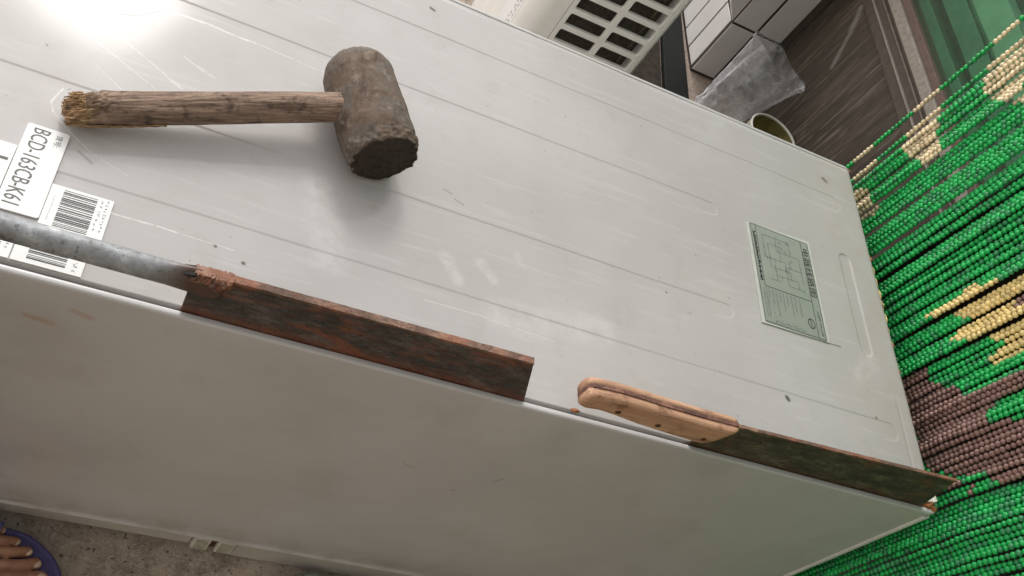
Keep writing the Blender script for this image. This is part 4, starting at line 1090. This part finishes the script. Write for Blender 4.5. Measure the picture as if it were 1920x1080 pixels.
# the grille: vertical bars and cross bars, with rounded slot corners
def slot_panel():
    """front plate with two columns of rounded slots, built as a grid around each slot"""
    bm = bmesh.new(); x0, x1 = -0.3228, -0.1765; cols = [(-0.3140, -0.2500), (-0.2400, -0.1800)]; pz = 0.0330; hz = 0.0228
    z0 = FZ + 0.04; nrow = int((CTOP - 0.02 - z0) / pz)
    def ring(xa, xb, za, zb, y, r, n=5):
        P = []
        for cx, cz, a0 in ((xb - r, zb - r, 0), (xa + r, zb - r, 90), (xa + r, za + r, 180), (xb - r, za + r, 270)):
            for k in range(n): a = math.radians(a0 + 90 * k / (n - 1)); P.append(bm.verts.new((cx + r * math.cos(a), y, cz + r * math.sin(a))))
        return P
    def outer(xa, xb, za, zb, y, n=5):
        P = []
        for cx, cz in ((xb, zb), (xa, zb), (xa, za), (xb, za)):
            v = bm.verts.new((cx, y, cz)); P += [v] * n
        return P
    xm = -0.2450
    for ci, (sa, sb) in enumerate(cols):
        xa, xb = (x0, xm) if ci == 0 else (xm, x1)
        for r in range(nrow):
            za = z0 + r * pz; zb = za + pz; c = (za + zb) / 2 - ci * 0.0008
            O = outer(xa, xb, za, zb, CY); I = ring(sa, sb, c - hz / 2, c + hz / 2, CY, 0.0035)
            I2 = ring(sa, sb, c - hz / 2, c + hz / 2, CY + 0.006, 0.0035); n = len(I)
            I0 = ring(sa - 0.0008, sb + 0.0008, c - hz / 2 - 0.0008, c + hz / 2 + 0.0008, CY - 0.0, 0.004)
            for v in I: v.co.y = CY + 0.0009
            for k in range(n):
                k2 = (k + 1) % n
                f = [O[k], O[k2], I0[k2], I0[k]] if O[k] is not O[k2] else [O[k], I0[k2], I0[k]]
                bm.faces.new(f); bm.faces.new([I0[k], I0[k2], I[k2], I[k]]); bm.faces.new([I[k], I[k2], I2[k2], I2[k]])
    for za, zb in ((FZ, z0), (z0 + nrow * pz, CTOP)):
        vs = [bm.verts.new(c) for c in ((x0, CY, za), (x1, CY, za), (x1, CY, zb), (x0, CY, zb))]; bm.faces.new(vs)
    return bm_mesh("grille", bm)
link("grille", slot_panel(), M_COOL, ac)
for r in range(18):   # filter ribs seen inside the right hand slots
    z = FZ + 0.055 + r * 0.0330
    link("filter_rib", box_mesh("filter_rib", (-0.1960, CY + 0.0125, z - 0.012), (-0.1935, CY + 0.0285, z + 0.010)), simple("rib_olive", (0.09, 0.08, 0.05), 0.7) if r == 0 else bpy.data.materials["rib_olive"], ac)
lb = link("side_label", box_mesh("side_label", (-0.3768, 0.8335, -0.34), (-0.3759, 0.90, 0.10)), M_STICK, ac)
V = []; F = []; RL = random.Random(9)
for row_ in range(2):
    z = 0.08
    while z > -0.30:
        y_ = 0.8400 + row_ * 0.012
        for q in range(3):
            a = y_ + RL.uniform(0, 0.006); b = z - RL.uniform(0, 0.006); w_, h_ = (0.0045, 0.0012) if RL.random() < 0.5 else (0.0012, 0.0050)
            o_ = len(V); V += [(-0.3770, a, b), (-0.3770, a + w_, b), (-0.3770, a + w_, b + h_), (-0.3770, a, b + h_)]; F.append((o_, o_ + 1, o_ + 2, o_ + 3))
        z -= 0.011
link("small_print", mesh_pd("small_print", V, F), M_INKG, lb)

# ------------------------------------------------------------------ clear plastic bag and can
def bag():
    bm = bmesh.new(); n, m_ = 96, 44; rings = []
    base = Vector((0.228, 1.120, FZ + 0.004)); topc = Vector((0.268, 1.130, -0.300)); sx = Vector((0.93, -0.36, 0)); sy = Vector((0.36, 0.93, 0))
    for j in range(m_ + 1):
        t = j / m_; c = base.lerp(topc, t); row = []
        rx = 0.046 + 0.024 * t; ry = 0.046 - 0.014 * t
        if t > 0.95: rx += 0.004; ry += 0.004
        for k in range(n):
            th = 2 * math.pi * k / n
            f = 1 + 0.05 * math.sin(4 * th + t * 2.0) * (0.4 + t) + 0.045 * math.sin(9 * th - t * 3 + 1) * t + 0.10 * noise.fractal(Vector((math.cos(th) * 1.8, math.sin(th) * 1.8, t * 1.4)), 1.0, 2.0, 4)
            f += 0.030 * noise.noise(Vector((math.cos(th) * 9, math.sin(th) * 9, t * 5)))
            if t < 0.5: f += (0.5 - t) * 0.35 * noise.fractal(Vector((math.cos(th) * 4, math.sin(th) * 4, t * 14)), 1.0, 2.0, 4)
            p = c + sx * rx * f * math.cos(th) + sy * ry * f * math.sin(th)
            p.z += (0.010 * noise.noise(Vector((math.cos(th) * 1.5, math.sin(th) * 1.5, 9))) - 0.020 * math.cos(th)) * t
            row.append(bm.verts.new(p))
        rings.append(row)
    for j in range(m_):
        for k in range(n):
            bm.faces.new((rings[j][k], rings[j][(k + 1) % n], rings[j + 1][(k + 1) % n], rings[j + 1][k]))
    bm.faces.new(rings[0][::-1])
    return bm_mesh("plastic_bag", bm, True)
bg_ = link("plastic_bag", bag(), M_BAG); tag(bg_, "clear crumpled plastic bag standing open against the white tiled pillar", "bag")
can = empty("open_can", (0.291, 1.003, FZ), label="round open can with white rim and olive inside, on the floor behind the refrigerator", cat="can")
def lathe(name, prof, c, n=48):
    V = []; F = []
    for r, z in prof:
        for k in range(n): V.append((c[0] + r * math.cos(2 * math.pi * k / n), c[1] + r * math.sin(2 * math.pi * k / n), c[2] + z))
    for i in range(len(prof) - 1):
        for k in range(n): F.append((i * n + k, i * n + (k + 1) % n, (i + 1) * n + (k + 1) % n, (i + 1) * n + k))
    return mesh_pd(name, V, F, True)
cc = (0.291, 1.003, -0.380); cr = 0.0555
link("can_wall", lathe("can_wall", [(cr, FZ + 0.38), (cr, -0.004), (cr + 0.0015, -0.002), (cr + 0.0015, 0.0), (cr, 0.0018), (cr - 0.0020, 0.0018), (cr - 0.0035, 0.0), (cr - 0.0035, -0.003)], cc), M_CANW, can)
link("can_lining", lathe("can_lining", [(cr - 0.0036, -0.002), (cr - 0.0038, -0.060), (cr - 0.008, -0.066), (0.001, -0.067)], cc), M_OLIVE, can)

# ------------------------------------------------------------------ rag by the near base
def rag():
    bm = bmesh.new(); n, m_ = 110, 34; rows_ = []
    for i in range(n + 1):
        u = i / n; row = []
        x = -0.570 + 0.30 * u
        for k in range(m_):
            th = 2 * math.pi * k / m_
            ww = 0.040 * (min(1, u * 6) ** 0.5) * (1 - 0.5 * u); hh = 0.026 * (min(1, u * 8) ** 0.5) * (1 - 0.3 * u)
            f = 1 + 0.55 * noise.fractal(Vector((u * 9, math.cos(th) * 1.6, math.sin(th) * 1.6)), 1.0, 2.0, 5)
            y = -0.046 - 0.02 * u + ww * f * math.cos(th); z = FZ + 0.012 + hh * f * math.sin(th)
            row.append(bm.verts.new((x, min(y, -0.0035), max(z, FZ + 0.001))))
        rows_.append(row)
    for i in range(n):
        for k in range(m_): bm.faces.new((rows_[i][k], rows_[i][(k + 1) % m_], rows_[i + 1][(k + 1) % m_], rows_[i + 1][k]))
    return bm_mesh("rag", bm, True)
rg_ = link("rag", rag(), M_RAG); tag(rg_, "crumpled grey-green rag on the floor against the refrigerator's lower edge", "rag")

# ------------------------------------------------------------------ foot in a blue slipper
per = empty("person", (-0.95, -0.07, FZ), label="bare tanned foot with four toes showing in a blue rubber slipper", cat="person")
SZ = FZ + 0.020
sole_top = SZ + 0.004
def capsule(bm, a, b, ra, rb, n=16, flat=1.0):
    a = Vector(a); b = Vector(b); ax = (b - a).normalized(); s = ax.cross(Vector((0, 0, 1)))
    if s.length < 1e-3: s = Vector((1, 0, 0))
    s.normalize(); w = s.cross(ax); rows_ = []
    st = []
    for k in range(1, 6): q = math.radians(90 - k * 18); st.append((a - ax * ra * math.sin(q), ra * math.cos(q)))
    for k in range(1, 6): t = k / 6; st.append((a.lerp(b, t), ra + (rb - ra) * t))
    for k in range(0, 5): q = math.radians(k * 18); st.append((b + ax * rb * math.sin(q), rb * math.cos(q)))
    for c, r in st:
        rows_.append([bm.verts.new(c + s * math.cos(2 * math.pi * k / n) * r + w * math.sin(2 * math.pi * k / n) * r * flat) for k in range(n)])
    for i in range(len(rows_) - 1):
        for k in range(n): bm.faces.new((rows_[i][k], rows_[i][(k + 1) % n], rows_[i + 1][(k + 1) % n], rows_[i + 1][k]))
    bm.faces.new(rows_[0][::-1]); bm.faces.new(rows_[-1])
zt = sole_top + 0.0075
TOES = [((-0.8620, -0.0800), (-0.8300, -0.0725), (-0.8040, -0.0665), 0.0120, 0.0105),
        ((-0.8640, -0.0600), (-0.8340, -0.0560), (-0.8135, -0.0495), 0.0078, 0.0068),
        ((-0.8680, -0.0460), (-0.8430, -0.0430), (-0.8250, -0.0385), 0.0070, 0.0062),
        ((-0.8730, -0.0340), (-0.8520, -0.0320), (-0.8390, -0.0300), 0.0064, 0.0056),
        ((-0.8850, -0.0230), (-0.8660, -0.0215), (-0.8560, -0.0205), 0.0060, 0.0052)]
bm = bmesh.new()
TOES = [((a[0] + 0.007, a[1]), (b[0] + 0.007, b[1]), (c[0] + 0.007, c[1]), ra * 0.88, rb * 0.92) for a, b, c, ra, rb in TOES]
for a, b, c, ra, rb in TOES:
    z1 = sole_top + rb * 0.9
    capsule(bm, (a[0], a[1], z1 + 0.009), (b[0], b[1], z1 + 0.007), ra, ra * 0.95)
    capsule(bm, (b[0], b[1], z1 + 0.007), (c[0] - rb * 0.6, c[1], z1 + 0.001), ra * 0.95, rb * 1.04)
    capsule(bm, (-0.92, a[1] * 0.9 - 0.006, z1 + 0.020), (a[0], a[1], z1 + 0.009), ra * 1.9, ra * 1.15)
capsule(bm, (-0.99, -0.062, sole_top + 0.034), (-0.915, -0.058, sole_top + 0.022), 0.030, 0.026)
capsule(bm, (-1.030, -0.062, sole_top + 0.028), (-0.985, -0.062, sole_top + 0.040), 0.030, 0.030)
capsule(bm, (-1.020, -0.062, sole_top + 0.050), (-1.025, -0.064, sole_top + 0.120), 0.032, 0.030)
capsule(bm, (-1.025, -0.064, sole_top + 0.115), (-1.030, -0.070, sole_top + 0.330), 0.030, 0.052)
body = link("body", bm_mesh("body", bm), M_SKIN, per)
rm = body.modifiers.new("remesh", 'REMESH'); rm.mode = 'VOXEL'; rm.voxel_size = 0.0011; rm.use_smooth_shade = True
sm_ = body.modifiers.new("smooth", 'SMOOTH'); sm_.factor = 0.5; sm_.iterations = 3
for (a, b, c, ra, rb) in TOES:
    bmn = bmesh.new(); bmesh.ops.create_uvsphere(bmn, u_segments=14, v_segments=8, radius=1)
    dirn = Vector((c[0] - b[0], c[1] - b[1], 0)).normalized(); z1 = sole_top + rb * 0.9
    ctr = Vector((c[0], c[1], z1 + rb * 0.84)) - dirn * rb * 0.45
    sd2 = Vector((-dirn.y, dirn.x, 0))
    for v in bmn.verts:
        q = v.co.copy(); v.co = ctr + dirn * q.x * rb * 0.80 + sd2 * q.y * rb * 0.74 + Vector((0, 0, q.z * rb * 0.34 - q.x * rb * 0.18))
    link("toenail", bm_mesh("toenail", bmn, True), M_NAIL, per)
# slipper sole with raised rim
OUT = [(-0.7775, -0.0760), (-0.7800, -0.0560), (-0.7890, -0.0412), (-0.8023, -0.0289), (-0.8214, -0.0177), (-0.8383, -0.0143), (-0.8560, -0.0140), (-0.900, -0.0160), (-0.960, -0.0250), (-1.020, -0.0260), (-1.055, -0.0330), (-1.070, -0.0620), (-1.055, -0.0920), (-1.010, -0.1010), (-0.960, -0.1020), (-0.900, -0.1120), (-0.850, -0.1190), (-0.812, -0.1160), (-0.788, -0.1010)]
def smooth_poly(P, it=3):
    for _ in range(it):
        Q = []
        for i in range(len(P)):
            a = P[i]; b = P[(i + 1) % len(P)]
            Q += [(a[0] * .75 + b[0] * .25, a[1] * .75 + b[1] * .25), (a[0] * .25 + b[0] * .75, a[1] * .25 + b[1] * .75)]
        P = Q
    return P
SO = smooth_poly(OUT)
cen = Vector((-0.92, -0.065))
def inset(P, d):
    R_ = []
    n = len(P)
    for i in range(n):
        t = Vector(P[(i + 1) % n]) - Vector(P[i - 1]); t.normalize(); nr = Vector((t.y, -t.x))
        if (cen - Vector(P[i])).dot(nr) < 0: nr = -nr
        R_.append((P[i][0] + nr.x * d, P[i][1] + nr.y * d))
    return R_
V = []; F = []; lv = [(0.001, FZ + 0.001), (0.0, FZ + 0.008), (-0.0, SZ), (0.0010, SZ + 0.0032), (0.0040, SZ + 0.0044), (0.0065, SZ + 0.0030), (0.0090, SZ + 0.0008), (0.020, SZ)]
n = len(SO)
for d, z in lv:
    for q in inset(SO, d): V.append((q[0], q[1], z))
for i in range(len(lv) - 1):
    for k in range(n): F.append((i * n + k, i * n + (k + 1) % n, (i + 1) * n + (k + 1) % n, (i + 1) * n + k))
F.append(tuple(range(n))[::-1]); F.append(tuple((len(lv) - 1) * n + k for k in range(n)))
slp = link("slipper", mesh_pd("slipper", V, F, True), M_SLIP, per)
V = []; F = []; na, nb_ = 26, 9
for i in range(na + 1):
    a = math.pi * i / na
    for k in range(nb_ + 1):
        u = k / nb_; x = -0.9150 + 0.0600 * u + 0.004 * math.cos(a)
        y = -0.0630 + (0.0520 - 0.002 * u) * math.cos(a); z = SZ - 0.004 + (0.050 - 0.018 * u) * (max(0.0, math.sin(a)) ** 0.75) + 0.0006 * math.sin(u * 40)
        V.append((x, y, z))
for i in range(na):
    for k in range(nb_): F.append((i * (nb_ + 1) + k, i * (nb_ + 1) + k + 1, (i + 1) * (nb_ + 1) + k + 1, (i + 1) * (nb_ + 1) + k))
stp = link("strap", mesh_pd("strap", V, F, True), M_STRAP, slp)
md = stp.modifiers.new("solid", 'SOLIDIFY'); md.thickness = 0.004
link("trouser_leg", tube("trouser_leg", [(-1.026, -0.066, sole_top + 0.16), (-1.030, -0.070, sole_top + 0.25), (-1.033, -0.073, sole_top + 0.36), (-1.036, -0.080, sole_top + 0.48)], [0.062, 0.066, 0.070, 0.074], 40, fn=lambda t, th: 1 + 0.05 * noise.noise(Vector((math.cos(th) * 2, math.sin(th) * 2, t * 3)))), M_TROUSER, per)

for o in bpy.data.objects:
    if o.name.startswith("small_print"): o["kind"] = "stuff"
for o, t in ((s1, "white rounded model number sticker"), (s2, "white barcode sticker beside the model number"), (s3, "narrow barcode sticker below the pipe"), (sd_, "silver green wiring diagram sticker")):
    o["label"] = t
